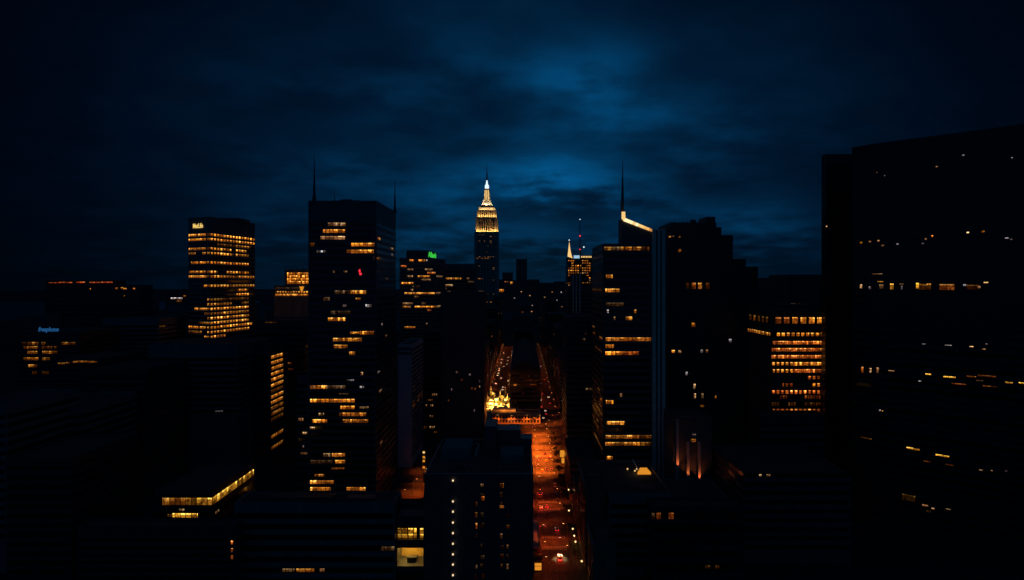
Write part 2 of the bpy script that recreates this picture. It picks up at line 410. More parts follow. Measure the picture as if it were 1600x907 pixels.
r_ = MB().box(X(561, D), X(563.2, D), D - .5, D - .2, Z(426, D), Z(421.5, D)).box(X(562, D), X(565, D), D - .5, D - .2, Z(430, D), Z(426.8, D)).build('red_window_sign', M['red'], t1.root)
w1 = Bld('office_wing', 'lower dark wing against the left side of the twin mast tower, one slanting lit window', front_rect(464, 481.6, D, 55), Z(590, D), M['granite'])
w1.bands(Z(600, D), 10.6 * D / F, 5.4 * D / F, (0, 1), count=20)
w1.lit(0, 652.5, 467, 474, .95, 'p', h=4); w1.lit(0, 673, 473, 480, .6, 'p', h=3); w1.lit(0, 712, 470, 480, .3, 'p', h=3); w1.lit(0, 702, 473, 475, .5, 'w', h=3)

# --- wide slab with chamfered corner and yellow rooftop sign
D = 700
cx, cy = X(328, D), D
poly = [(X(294.5, 716), 716), (X(323.5, 702), 702), (cx, cy), (X(398.5, 783), 783), (X(398.5, 783) - 30, 800), (X(294.5, 716) - 26, 770)]
ml = Bld('slab_tower', 'broad slab tower with nearly every floor lit orange and a yellow rooftop sign', poly, Z(340.5, D), M['concrete'])
ml.bands(Z(365, D), 7.3 * D / F, 3.5 * D / F, (0, 1, 2), count=40, inset=.5)
for y, runs in ((367, ((0, 295, 322, 1.1), (2, 328, 398, 1.15))), (375, ((0, 295, 322, 1.0), (2, 328, 398, 1.1))), (382, ((2, 338, 366, .15), (2, 368, 391, .4))),
                (389.5, ((0, 295, 322, .75), (2, 328, 361, .85), (2, 369, 386, .7))), (396.5, ((0, 295, 307, .35), (0, 316, 322, .5), (2, 330, 364, .85), (2, 367, 388, .45))),
                (407, ((0, 299, 322, .85), (2, 328, 368, .9), (2, 371, 381, .2))), (414, ((0, 315, 323, .7), (2, 328, 388, .95))), (421.5, ((0, 296, 322, .6), (2, 328, 340, .75), (2, 353, 388, .6))),
                (429, ((0, 295, 323, 1.0), (2, 328, 366, .6), (2, 370, 392, .6))), (436, ((0, 295, 322, 1.1), (2, 328, 364, .55), (2, 375, 397, .7))), (449, ((0, 318, 323, .7), (2, 328, 397, .45))),
                (456.5, ((2, 371, 387, .85),)), (463, ((2, 370, 388, .95),)), (470, ((2, 328, 388, .13),)), (477, ((2, 328, 362, .4), (2, 376, 388, .2))),
                (484.5, ((0, 304, 323, .95), (2, 328, 388, 1.15))), (492, ((0, 319, 323, .3), (2, 328, 388, .65))), (499, ((2, 328, 380, 1.1), (2, 380, 390, .4))), (506.5, ((0, 310, 323, .2), (2, 328, 388, .7))),
                (513, ((0, 294.6, 321, 1.1), (2, 328, 395, .9))), (520.5, ((0, 295, 316, .3), (2, 328, 390, .55))), (528, ((0, 319, 323, .8), (2, 328, 352, .9))), (535, ((1, 323.6, 327.6, .5),))):
    for e, a, b, k in runs:
        ml.lit(e, y, a, b, k * 1.9, 'a' if rnd.random() < .55 else 'o', Dref=D, mat='bay' if e == 2 else 'cell')
    if y < 530 and y not in (382, 456.5, 463): ml.lit(1, y, 323.8, 327.6, .7, 'a', Dref=D, mat='cell')
p0, p1 = ml.edge(0)
ang = math.atan2(p1.y - p0.y, p1.x - p0.x)
mid = p0 + (p1 - p0) * .52
text_mesh('rooftop_sign', 'MetLife', M['yellowsign'], ml.root, (mid.x, mid.y - .5, Z(356.5, 709)), 6.6, (R(90), 0, ang), width=15.5)
ml.box('roof_plant', X(322, 740), X(372, 740), 745, 772, Z(340.5, D), Z(340.5, D) + 4, 'black')

# --- tiered building with glowing top block
D = 800
sc1 = Bld('tiered_building', 'tiered building with a solid glowing orange top block, half behind the twin mast tower', front_rect(428, 500, D, 60), Z(448, D), M['concrete'])
sc1.bands(Z(455.5, D), 4.3 * D / F, 2.9 * D / F, (0, 1), count=2)
sc1.lit(0, 457, 431, 482, 1.0, 'a', mat='cell'); sc1.lit(0, 461, 430, 482, 1.25, 'a', mat='ribbon'); sc1.lit(0, 450.5, 432, 470, .15, 'p', h=1.2, snap=False)
MB().prism(front_rect(444.5, 498, D + 6, 34), Z(448, D), Z(421, D)).build('upper_tier', M['concrete'], sc1.root)
ub = MB()
for i, y in enumerate((428.3, 432.8, 437.3, 441.8)):
    o = sc1.lit(0, y, 446, 482, 1.5, 'o', h=3.9, snap=False, mat='ribbon', out=.1)
    o.location.y += 5.9
MB().slab([(X(468, D), Z(448, D)), (X(475, D), Z(448, D)), (X(472.5, D), Z(456, D)), (X(470.5, D), Z(456, D))], D - .6, D - .1).build('lit_funnel_panel', M['orange_screen'], sc1.root)
needle(sc1, X(474, 820), 820, Z(421, D), Z(405, D), .3, 'thin_aerial')
# --- dark block in front with one lit side wall
x4 = -196.0
b4 = Bld('office_block', 'dark office block whose avenue side wall glows with stacked orange window rows', rect(x4 - 10.5, x4, 531, 568), Z(540, 534), M['granite'])
b4.bands(Z(554, 547), 8.7 * 547 / F, 4.6 * 547 / F, (0, 1), count=19, inset=.4)
for i, k in enumerate((.9, 1, 1, 1, 1, .9, .15, .9, .9, .3, .3, .12, 0, 0, .45, 0, .3)):
    if k: b4.lit(1, 557 + 8.7 * i, 423.5, 442, k * 1.05, 'o', Dref=547, mat='ribbon')
b4b = Bld('office_block', 'broad dark block with a dim roof edge light, standing below the glowing top block', rect(X(398, 590), X(482, 590), 590, 650), Z(503, 590), M['black'])
b4b.bands(Z(512, 590), 9 * 590 / F, 4.4 * 590 / F, (0, 1), count=12)
b4b.lit(0, 504.3, 415, 432, .3, 'a', h=1.2, snap=False); b4b.lit(0, 571, 450, 456, .3, 'r', h=2.5); b4b.lit(0, 580, 451, 458, .3, 'r', h=2.5)
# --- low dark blocks hiding the foot of the slab tower
b5b = Bld('office_block', 'dark flat roofed block hiding the foot of the brightly lit slab tower', rect(X(232, 500), X(372, 500), 500, 560), Z(541, 500), M['concrete'])
b5b.bands(Z(560, 500), 9 * 500 / F, 4.0 * 500 / F, (0, 1), count=10)
b5b.lit(0, 642, 336, 348, .15, 'w', h=2)

# --- low corner building with a continuous lit top floor
D = 330
lc = Bld('corner_building', 'low corner building with a yellow lit top floor running round its corner', front_rect(240, 331.5, D, 53), Z(771, D), M['black'])
lc.bands(Z(778, D), 22 * D / F, 11.5 * D / F, (0, 1), count=3, inset=.2)
lc.lit(0, 784, 254, 292, .35, 'a', mat='wide'); lc.lit(0, 784, 292, 331, .8, 'y', mat='wide'); lc.lit(1, 784, 331.8, 396, .8, 'y', Dref=D, mat='wide')
lc.lit(0, 805, 262, 270, .5, 'y', h=4, mat='wide'); lc.lit(0, 805, 270, 309, 1.2, 'y', h=6.5, mat='wide'); lc.lit(0, 828, 312, 318, .3, 'w', h=3)
lc.lit(1, 806, 336, 342, .2, 'p', Dref=D, h=4); lc.lit(0, 797, 280, 288, .25, 'p', h=3, snap=False)

# --- foreground office block, bottom left
D = 300
f1 = Bld('foreground_block', 'wide dark foreground office block below the twin mast tower with dim windows low down', front_rect(366, 617, D, 16), Z(790, D), M['concrete'])
f1.bands(Z(802, D), 17 * D / F, 8.5 * D / F, (0, 1, 3), count=12)
f1.lit(0, 885, 441, 460, .15, 'p', h=5); f1.lit(0, 885, 463, 491, .55, 'a', h=5, mat='wide'); f1.lit(0, 885, 500, 507, .7, 'p', h=5); f1.lit(0, 860, 595, 618, .13, 'p', h=6)
f1.box('roof_plant', X(420, 306), X(520, 306), 306, 313, Z(790, D), Z(790, D) + 1.6, 'black')
f1.box('roof_plant', X(540, 306), X(585, 306), 306, 312, Z(790, D), Z(790, D) + 1.1, 'steel')
f0 = Bld('foreground_block', 'black foreground block with three small orange windows in a column near its right edge', front_rect(120, 364.5, 288, 9), Z(826, 288), M['black'])
f0.bands(Z(842, 288), 11.5 * 288 / F, 5 * 288 / F, (0,), count=9)
for y in (848, 860, 871): f0.lit(0, y, 361, 364, .8, 'r', h=5.5, mat='big', snap=False)

# --- building with the green rooftop sign
D = 850
gs = Bld('setback_tower', 'dark setback tower with orange window rows and green rooftop letters', [(X(624.5, D), D), (X(681, D), D), (X(693, 905), 905), (X(693, 905), 930), (X(624.5, D), 930)], Z(405, D), M['concrete'])
gs.bands(Z(415, D), 5.3 * D / F, 2.6 * D / F, (0, 1), count=42, inset=.5)
for y, a, b, k, c in ((418, 626, 635, .6, 'r'), (422, 637, 646, .4, 'p'), (422, 664, 676, .4, 'p'), (427, 668, 680, .7, 'r'), (432, 637, 645, .5, 'p'), (432, 653, 672, .9, 'a'), (436, 658, 673, .25, 'p'), (441, 627, 646, 1, 'o'), (447, 644, 656, .06, 'p'),
                      (453, 641, 646, .3, 'p'), (458, 632, 680, 1, 'a'), (463, 648, 654, .35, 'p'), (473, 629, 645, .5, 'p'), (473, 658, 665, .3, 'p'), (478, 629, 638, .6, 'o'), (482, 632, 642, .7, 'p'), (482, 648, 680, 1.2, 'o'), (486, 668, 674, .7, 'r'),
                      (513, 632, 649, .8, 'o'), (509, 665, 668, .4, 'p'), (518, 666, 671, .5, 'p'), (526, 665, 680, .7, 'a')):
    gs.lit(0, y, a, b, k * 1.2, c, mat='ribbon')
for y, a, b, k in ((430, 682, 691, .35), (432, 684, 690, .3), (458, 681, 688, .4), (482, 681, 688, .5)): gs.lit(1, y, a, b, k, 'p', Dref=D)
MB().prism([(X(634.5, D), D + 2), (X(668, D), D + 2), (X(682, 900), 900), (X(636, 900), 915)], Z(405, D), Z(391.5, D)).build('roof_penthouse', M['granite'], gs.root)
o = gs.lit(0, 407.5, 640, 647, 1.3, 'o', h=3, snap=False); o = gs.lit(0, 407.5, 654, 664, 1.3, 'o', h=3, snap=False); gs.lit(0, 407.5, 666, 668, .8, 'w', h=2.5, snap=False)
p0, p1 = Vector((X(668, D), D + 2)), Vector((X(682, 900), 900))
ga = math.atan2(p1.y - p0.y, p1.x - p0.x); gm = (p0 + p1) / 2
text_mesh('rooftop_sign', 'ABank', M['green'], gs.root, (gm.x + .5, gm.y - .8, Z(402.5, 872)), 9.5, (R(90), 0, ga), width=44)

# --- travertine slab with a striped side
D = 520
gr = Bld('pale_tower', 'pale stone tower with blank front and striped side, right of the twin mast tower', front_rect(621.5, 643, D, 61), Z(541, D), M['pale'])
gr.bands(Z(547, D), 6.9 * D / F, 3.6 * D / F, (1,), count=34, inset=.8)
gr.box('roof_band', X(621, D), X(643.3, D), D - .5, D - .1, Z(547, D), Z(543, D), 'granite')
gr.box('roof_band', X(621, D), X(643.3, D), D - .5, D - .1, Z(554, D), Z(550.5, D), 'granite')
gr.lit(1, 632, 645, 660, .10, 'r', Dref=D, mat='dots'); gr.lit(1, 640, 645, 660, .12, 'r', Dref=D, mat='dots')
rb = gs
dk = Bld('narrow_block', 'narrow dark building with tiny lit rooms between pale stone tower and black slab', front_rect(661.5, 690, 640, 60), Z(520, 640), M['black'])
dk.bands(Z(530, 640), 8.5 * 640 / F, 4 * 640 / F, (0,), count=22)
for i in range(22):
    a = 662 + rnd.random() * 18
    dk.lit(0, 590 + rnd.random() * 90, a, a + 3 + rnd.random() * 6, .2 + rnd.random() * .4, rnd.choice('oapp'), mat='dots', h=3)

# --- far block with the row of lights, and the black slab standing before the landmark
D = 1000
b6 = Bld('flat_topped_tower', 'dark flat topped tower with one thin orange row, left of the floodlit landmark tower', front_rect(693, 742, D, 60), Z(414, D), M['concrete'])
b6.bands(Z(424, D), 5.2 * D / F, 2.6 * D / F, (0,), count=40)
for y, a, b, k, c in ((436, 697, 722, .9, 'a'), (436, 729, 733, .2, 'p'), (445.5, 691, 708, .5, 'p'), (451, 694, 698, .5, 'p'), (456, 699, 704, .1, 'p'), (441, 731, 740, .1, 'p')): b6.lit(0, y, a, b, k, c)
D = 600
b7 = Bld('black_slab', 'tall black slab with shallow vertical ribs, unlit, directly left of the bright street glow', front_rect(690, 757, D, 42), Z(459, D), M['granite'])
b7.pilasters(0, 4.2, 1.1, .5, 0, Z(462, D), M['granite'], 'rib')
for i in range(12):
    a = 694 + rnd.random() * 56
    b7.lit(0, 560 + rnd.random() * 100, a, a + 2.5, .12 + rnd.random() * .2, rnd.choice('wpo'), mat='big', h=3.0, snap=False, out=.08)

# --- tall foreground block in the middle with a stepped roof
D = 300
A = Bld('foreground_tower', 'dark central foreground tower with stepped roof and a vertical string of small white lights', front_rect(663, 833, D, 66), Z(745, D), M['granite'])
A.pilasters(0, 5.6, 1.2, .45, 0, Z(752, D), M['granite'], 'pier')
zr = Z(745, D)
A.box('roof_penthouse', X(757, 345), X(775, 345), 345, 364, zr, Z(655, 364), 'granite')
A.box('roof_penthouse', X(775, 350), X(813, 350), 350, 365, zr, Z(663, 365), 'granite')
A.box('roof_penthouse', X(813, 352), X(831, 352), 352, 364, zr, Z(678, 364), 'granite')
A.box('roof_plant', X(690, 330), X(735, 330), 330, 352, zr, zr + 5, 'concrete')
A.box('roof_plant', X(782, 325), X(818, 325), 322, 340, zr, zr + 4, 'concrete')
A.box('roof_duct', X(690, 336), X(745, 336), 356, 357.2, zr + .25, zr + 1.3, 'steel'); A.box('roof_duct', X(742, 336), X(746, 336), 330, 356, zr + .25, zr + 1.2, 'steel')
MB().tube((-28, 312, zr + .25), (-28, 312, zr + 2.2), 1.5, 1.5, 14).tube((-28, 312, zr + 2.2), (-28, 312, zr + 3.3), 1.6, .1, 14).build('water_tank', M['bronze'], A.root)
for i in range(4): MB().tube((-10 + i * 2.6, 312, zr + .25), (-10 + i * 2.6, 312, zr + 1.1), .8, .8, 12).build('fan_unit', M['steel'], A.root)
for i in range(5): A.box('roof_vent', X(700 + i * 9, 318), X(704 + i * 9, 318), 312, 314, zr + .25, zr + 1.4, 'steel')
for y in (750.5, 783, 799, 816, 832.5, 849, 865.5, 881.5, 898):
    c = Vector((X(708, D), D - .75, Z(y, D)))
    MB().box(c.x - .3, c.x + .3, c.y - .3, c.y + .3, c.z - .3, c.z + .3).build('wall_light', M['wall_lamp'], A.root)
for y in range(758, 905, 16):
    for xa in (742, 751, 781, 790):
        k = rnd.choice((.05, .08, .12, .25, .45))
        if rnd.random() < .3: continue
        o = A.lit(0, y + rnd.random() * 3 - 1.5, xa + rnd.random() * 2, xa + 4.2 + rnd.random() * 2, k * .6, rnd.choice('ppro'), h=4.5 + rnd.random() * 4.5, mat='ribbon', snap=False, out=.07)
A.lit(0, 779, 752, 757, .6, 'r', h=6, mat='big', snap=False, out=.09); A.lit(0, 792, 781, 788, .5, 'a', h=4, mat='big', snap=False, out=.09)

# --- infill block with the yellow windows and the open lit lobby
D = 301
f2 = Bld('infill_building', 'infill building with yellow window rows above a gold lit double height lobby', front_rect(619.5, 662.5, D + 12, 8), Z(806, D), M['black'])
xs0, xs1 = X(619.5, D), X(662.5, D)
def slabz(name, y0, y1, mat='black', x0=xs0, x1=xs1): return MB().box(x0, x1, D, D + 11.9, Z(y1, D), Z(y0, D)).build(name, M[mat], f2.root)
slabz('facade_band', 806, 823); slabz('facade_band', 844, 856.5); slabz('facade_base', 885, 895)
MB().box(xs0, xs0 + .25, D, D + 11.9, 0, Z(806, D)).build('side_wall', M['black'], f2.root)
MB().box(xs1 - .25, xs1, D, D + 11.9, 0, Z(806, D)).build('side_wall', M['black'], f2.root)
MB().box(xs0 + .3, xs1 - .3, D + 11.4, D + 11.85, Z(885, D), Z(856.5, D)).build('lobby_wall', M['gold'], f2.root)
MB().prism([(xs0 + 4, D + 4), (xs0 + 8, D + 4), (xs0 + 8.5, D + 7), (xs0 + 4, D + 7)], Z(885, D) + .02, Z(885, D) + 2.2).build('reception_desk', M['bronze'], f2.root)
light('lobby_light', f2.root, (X(632, D) - f2.o.x, D + 6 - f2.o.y, Z(858.5, D)), 1100, (1, .62, .14), 'AREA', size=4)
light('lobby_light', f2.root, (X(655, D) - f2.o.x, D + 7 - f2.o.y, Z(858.5, D)), 260, (1, .55, .12), 'AREA', size=3)
MB().box(xs0 + .25, xs1 - .25, D + 3, D + 3.3, Z(844, D), Z(823, D)).build('glazing', M['glass'], f2.root)
for y in (829.2, 838):
    for a, b, k in ((621, 630, .5), (630, 637.5, .9), (638.5, 650.5, 1.3), (656, 665, .8)):
        o = f2.lit(0, y, a, b, k, 'y', h=7.2, mat='wide', snap=False, Dref=D + 2.8); o.location.y -= 9.3
        o.location.x += 1.5

# ------------------------------------------------------------------ floodlit landmark tower
D = 1750
LX = X(760, D)
def lrect(hw, hd, yc=D + 25): return [(LX - hw, yc - hd), (LX + hw, yc - hd), (LX + hw, yc + hd), (LX - hw, yc + hd)]
s = D / F
e1 = Bld('landmark_skyscraper', 'stepped stone landmark skyscraper with floodlit crown, white lantern and tall antenna', lrect(18.9 * s, 25), Z(363, D), M['limestone'], parapet=0)
e1.bands(Z(367, D), 4.0, 1.9, (0, 1), count=60, inset=6.0)
e1.pilasters(0, 7.7, 2.2, .8, 0, Z(364.5, D), M['limestone'], 'stone_pier')
for y, a, b, k, c, mt in ((367, 746, 758, .12, 'p', 'dots'), (369, 765, 773, .25, 'p', 'dots'), (376.5, 748, 772, .30, 'p', 'dots'), (379.5, 750, 771, .22, 'p', 'dots'), (385, 759, 763, .2, 'w', 'dots'), (394, 746, 762, .14, 'p', 'dots'), (397, 771, 777, .2, 'p', 'dots'),
                          (402, 748, 772, .28, 'p', 'dots'), (404.5, 744, 772, .36, 'a', 'dots'), (417, 744, 750, .12, 'p', 'dots'), (418, 768, 773, .2, 'p', 'dots'), (422, 769, 773, .25, 'p', 'dots'), (427, 769, 772, .25, 'w', 'dots'), (435, 743, 756, .8, 'o', 'cell'), (439, 768, 776, .15, 'p', 'dots'),
                          (455, 745, 755, .2, 'p', 'dots'), (460, 742, 748, .25, 'w', 'dots'), (461, 760, 772, .15, 'p', 'dots'), (472, 761, 772, .6, 'a', 'dots'), (500, 745, 770, .12, 'p', 'dots'), (494, 762, 769, .18, 'p', 'dots'), (522, 761, 770, .35, 'p', 'dots'), (540, 744, 771, .1, 'p', 'dots'), (551, 758, 768, .45, 'a', 'dots')):
    e1.lit(0, y, a, b, k * 1.3, c, mat=mt, out=.4)
def tier(name, hw, hd, y0, y1): return MB().prism(lrect(hw * s, hd), Z(y0, D) + .01, Z(y1, D)).build(name, M['limestone'], e1.root)
tier('crown_tier', 17.2, 22, 363, 340); tier('crown_tier', 15.0, 19, 340, 328.5); tier('crown_tier', 13.0, 16, 328.5, 323.5); tier('crown_tier', 10.5, 13, 323.5, 320.5)
yc = D + 25
for i in range(9):                      # dark window columns between the stone piers of the crown
    x = LX + (-11.5 + 23 * i / 8) * s
    MB().box(x - .75 * s, x + .75 * s, yc - 22.25, yc - 21.9, Z(361.5, D), Z(342, D)).build('window_column', M['glass'], e1.root)
    e1.lit(0, 352, 760 - 11.5 + 23 * i / 8 - .6, 760 - 11.5 + 23 * i / 8 + .6, .35, 'a', h=18, snap=False, mat='dots', out=.1).location.y += 2.65
for i in range(7):
    x = LX + (-9 + 18 * i / 6) * s
    MB().box(x - .6 * s, x + .6 * s, yc - 19.25, yc - 18.9, Z(339, D), Z(330, D)).build('window_column', M['glass'], e1.root)
mb = MB()
prof = [(320.5, 10.0), (318.0, 8.8), (314, 7.2), (310, 6.0), (305, 4.9), (299, 4.5), (293.5, 4.3)]
for (ya, ra), (yb, rb2) in zip(prof, prof[1:]):
    mb.tube((LX, yc, Z(ya, D)), (LX, yc, Z(yb, D)), ra * s, rb2 * s, 12)
mb.build('mooring_mast', M['limestone'], e1.root)
for a in range(4):
    mm = MB(); ca, sa = math.cos(a * math.pi / 2 + math.pi / 4), math.sin(a * math.pi / 2 + math.pi / 4)
    mm.slab([(0, Z(320.4, D)), (9.6 * s, Z(320.4, D)), (5.6 * s, Z(309, D)), (4.7 * s, Z(296, D)), (0, Z(294, D))], -.9, .9)
    bmesh.ops.rotate(mm.bm, verts=mm.bm.verts[:], cent=(0, 0, 0), matrix=Matrix.Rotation(a * math.pi / 2 + math.pi / 4, 3, 'Z')); bmesh.ops.translate(mm.bm, verts=mm.bm.verts[:], vec=(LX, yc, 0))
    mm.build('mast_wing', M['fin'], e1.root)
for x in (-2.6, 0, 2.6): MB().box(LX + (x - .6) * s, LX + (x + .6) * s, yc - 6.1 * s, yc - 5.0 * s, Z(314, D), Z(296, D)).build('lit_mast_window', M['crown'], e1.root)
MB().tube((LX, yc, Z(293.5, D)), (LX, yc, Z(288, D)), 3.1 * s, 3.3 * s, 12).tube((LX, yc, Z(288, D)), (LX, yc, Z(285.5, D)), 2.6 * s, 1.8 * s, 12).tube((LX, yc, Z(285.5, D)), (LX, yc, Z(280, D)), 1.6 * s, 1.0 * s, 12).build('lantern', M['mast'], e1.root)
MB().tube((LX, yc, Z(280, D)), (LX, yc, Z(266, D)), 1.3 * s, .9 * s).tube((LX, yc, Z(266, D)), (LX, yc, Z(250, D)), .6 * s, .12 * s).build('antenna', M['steel'], e1.root)
MB().sphere((LX, yc, Z(273, D)), .85 * s).build('red_beacon', M['red'], e1.root)
MB().sphere((LX, yc, Z(266, D)), .5 * s).build('red_beacon', M['red'], e1.root)
lo = e1.o
def flood(y, hw, hd, p, gap=3.2, colr=(1, .50, .12)):
    z = Z(y, D) + .8
    for (lx, ly, rot, w_) in ((LX, yc - hd - gap, (R(152), 0, 0), hw * s * 1.8), (LX + hw * s + gap, yc, (R(152), 0, R(90)), hd * 1.7), (LX - hw * s - gap, yc, (R(152), 0, R(-90)), hd * 1.7)):
        light('floodlight', e1.root, (lx - lo.x, ly - lo.y, z - lo.z), p * w_ / 40, colr, 'AREA', rot, size=w_, sizey=1.0, spread=R(120))
flood(363, 17.2, 22, 9000); flood(340, 15.0, 19, 6000); flood(328.5, 13.0, 16, 3000, 2.4, (1, .62, .25)); flood(320.5, 9.2, 15, 9000, 1.5, (1, .74, .42))

# ================================================================== towers, right of the avenue
# --- glass tower with the sloping lit crown and spire
D = 420
g1 = Bld('glass_tower', 'dark glass tower with sloping lit crown edge, spire and three pale fins', front_rect(942, 1018, D, 64), Z(384, D), M['granite'])
g1.bands(Z(386, D), 10.9 * D / F, 5.6 * D / F, (0, 3), count=42, inset=.6)
for y, a, b, k, c in ((391, 944, 956, .22, 'a'), (391, 956, 970, .12, 'p'), (391, 970, 976, .4, 'a'), (391, 977, 987, .8, 'o'), (391, 988, 1003, .4, 'a'), (391, 1003, 1012, .15, 'a'), (391, 1012, 1015, .6, 'o'),
                      (435.5, 947, 957, .85, 'a'), (457.5, 946, 957, 1.3, 'a'), (457.5, 957, 968, .95, 'a'), (479, 947, 975, .1, 'p'), (490, 991, 995, .5, 'a'), (490, 948, 951, .5, 'w'), (501, 978, 988, .8, 'a'), (501, 959, 962, .4, 'p'),
                      (534, 946, 960, 1.3, 'a'), (534, 960, 1017, .85, 'o'), (545, 946, 959, 1.1, 'o'), (556, 946, 971, 1.2, 'o'), (556, 971, 998, .6, 'r'), (632, 947, 958, 1.0, 'o'), (621, 968, 972, .4, 'p'),
                      (666, 948, 976, .8, 'a'), (688, 946, 980, .4, 'a'), (688, 980, 998, 1.1, 'a'), (688, 998, 1018, .3, 'a'), (699, 946, 958, 1.4, 'a'), (699, 958, 985, .2, 'a'), (699, 975, 1000, .7, 'o'), (699, 1000, 1018, .2, 'a'), (720, 947, 957, .9, 'o')):
    g1.lit(0, y, a, b, k * 1.05, c, mat='wide')
for y, a, b, k in ((534, 937, 941, .8), (534, 927, 930, .3), (524, 926, 929, .3), (632, 938, 941, .9), (640, 937, 940, .4), (650, 930, 941, .4), (659, 926, 936, .2), (457, 926, 941, .1), (556, 930, 940, .1), (675, 932, 935, .3), (620, 934, 938, .2), (700, 929, 941, .25), (688, 928, 935, .2)):
    g1.lit(3, y, a, b, k * .6, 'a', Dref=D, h=3)
zt = Z(384, D)
MB().slab([(X(971.5, D), zt + 1.3), (X(1018, D), zt + 1.3), (X(1018, D), Z(361, D)), (X(975, D), Z(344, D)), (X(971.5, D), Z(342, D))], D + 1, D + 15).build('sloping_crown', M['granite'], g1.root)
def strip(p, q, t):
    p, q = Vector(p), Vector(q); d_ = (q - p).normalized(); n_ = Vector((-d_.y, d_.x)) * t
    return [p, q, q + n_, p + n_]
zz_ = lambda px, py: (X(px, D), Z(py, D))
MB().slab([zz_(972, 342), zz_(974.5, 345.5), zz_(977.5, 341), zz_(977, 331), zz_(972, 331)], D + .4, D + 2.2).build('crown_light_edge', M['crown'], g1.root)
cp, cq = ((974.5, 345.5), (1019, 362.5)), ((977.5, 341), (1020, 358.5))
def cl_(a, t): return zz_(a[0][0] + (a[1][0] - a[0][0]) * t, a[0][1] + (a[1][1] - a[0][1]) * t)
for i in range(10):
    t0, t1_ = i / 10, (i + .94) / 10
    MB().slab([cl_(cp, t0), cl_(cp, t1_), cl_(cq, t1_), cl_(cq, t0)], D + .4, D + 2.2).build('crown_light_edge', M[('crown_hot', 'crown_hot', 'crown_hot', 'crown', 'crown_hot', 'crown', 'crown', 'crown_warm', 'crown_warm', 'crown_dim')[i]], g1.root)
m = MB()
m.tube((X(974.3, D), D + 5, Z(331, D)), (X(974.6, D), D + 5, Z(300, D)), 1.35, 1.0, 4).tube((X(974.6, D), D + 5, Z(300, D)), (X(974.8, D), D + 5, Z(246, D)), .9, .08, 4)
m.build('spire', M['black'], g1.root)
g1.box('roof_plant', X(948, D), X(968, D), D + 10, D + 40, zt, Z(380, D), 'black')
MB().prism(rect(X(1018.3, D), X(1041, D), D + .5, D + 40), 0, Z(359.5, D)).build('service_core', M['granite'], g1.root)
for a, b in ((1019, 1024.5), (1027.5, 1031), (1034, 1039)):
    MB().prism(rect(X(a, D), X(b, D), D - .9, D + .45), 0, Z(358.5, D)).build('pale_fin', M['fin'], g1.root)

# --- dark block by the avenue, with the two orange screens on its corner
D = 530
r1 = Bld('corner_block', 'dark corner block on the avenue in front of the striped building, almost unlit', front_rect(885, 932, D, 55), Z(497, D), M['granite'])
r1.bands(Z(503, D), 8.6 * D / F, 4 * D / F, (0, 3), count=28)
for y, a, b, k in ((520, 912, 916, .1), (606, 915, 926, .15), (534, 910, 914, .15)): r1.lit(0, y, a, b, k, 'p', h=3)
bb = empty('billboard_screen', (X(880, 524), 524, 0), 'two blank orange screens one above the other on a slim mast by the avenue corner', 'billboard')
for ya, yb, xa, xb in ((704, 714.5, 875, 884.5), (716, 724, 877.5, 885)):
    MB().box(X(xa, 524), X(xb, 524), 523.4, 523.9, Z(yb, 524), Z(ya, 524)).build('screen', M['orange_screen'], bb)
MB().box(X(884.8, 524), X(886.3, 524), 523.2, 524.4, 0, Z(680, 524)).build('mast', M['fin'], bb)
light('screen_light', bb, (-1, -4, 10), 300, (1, .4, .05), size=1.5)
# --- behind: the floodlit and densely windowed tower, and the finned building
D = 1000
ny = Bld('speckled_tower', 'speckled tower full of tiny lit windows, with lit corner spire and red beacon mast', front_rect(887, 925, D, 45), Z(404, D), M['bronze'])
ny.bands(Z(407, D), 3.6, 1.7, (0, 3), count=40, inset=.6)
for i in range(22):
    y = 408 + i * 3.84
    for a, b in ((888, 906), (907, 924)):
        k = max(.05, (.85 if i < 8 else .55 if i < 13 else .2) * (.5 + rnd.random()))
        if a > 900 and i > 7: k *= .35
        ny.lit(0, y, a, b, k * 1.5, rnd.choice('aop'), mat='specks')
for i in range(16): ny.lit(0, 408 + 3.84 * i, 893, 896, .9 if i < 12 else .4, 'o', mat='ribbon')
for i in range(6): ny.lit(0, 411 + 3.84 * i, 916, 920, .9, 'r', mat='ribbon')
MB().box(X(907, D), X(925, D), D - 1.2, D + 20, Z(404, D), Z(399.5, D)).build('upper_tier', M['bronze'], ny.root)
for i in range(7): MB().box(X(908 + i * 2.4, D), X(909.6 + i * 2.4, D), D - 1.6, D - 1.25, Z(403, D), Z(400.5, D)).build('tier_lamp', M['lamp_dim'] if 'lamp_dim' in M else M['crown'], ny.root)
MB().box(X(896.5, D), X(905.5, D), D - 1, D + 1, Z(404, D), Z(399.5, D)).build('pale_roof_screen', M['screen'], ny.root)
MB().slab([(X(887, D), Z(401, D)), (X(894.5, D), Z(404, D)), (X(892, D), Z(395, D)), (X(890.5, D), Z(386, D)), (X(889.6, D), Z(378, D)), (X(888.6, D), Z(386, D))], D - .5, D + 2.5).build('lit_corner_spire', M['crown'], ny.root)
MB().sphere((X(889.5, D), D + 1, Z(375.5, D)), .9).build('white_beacon', M['mast'], ny.root)
MB().tube((X(907.5, D), D + 12, Z(400, D)), (X(907.5, D), D + 12, Z(390, D)), 1.4, 1.2).tube((X(907.5, D), D + 12, Z(390, D)), (X(907, D), D + 12, Z(343, D)), .9, .45).build('mast', M['black'], ny.root)
for y, n_, mt in ((368, 1.1, 'red'), (389.5, .9, 'red'), (342, .8, 'mast')): MB().sphere((X(907.2, D), D + 11.2, Z(y, D)), n_).build('mast_beacon', M[mt], ny.root)
MB().sphere((X(913, D), D + 8, Z(386, D)), 1.1).build('white_beacon', M['mast'], ny.root)
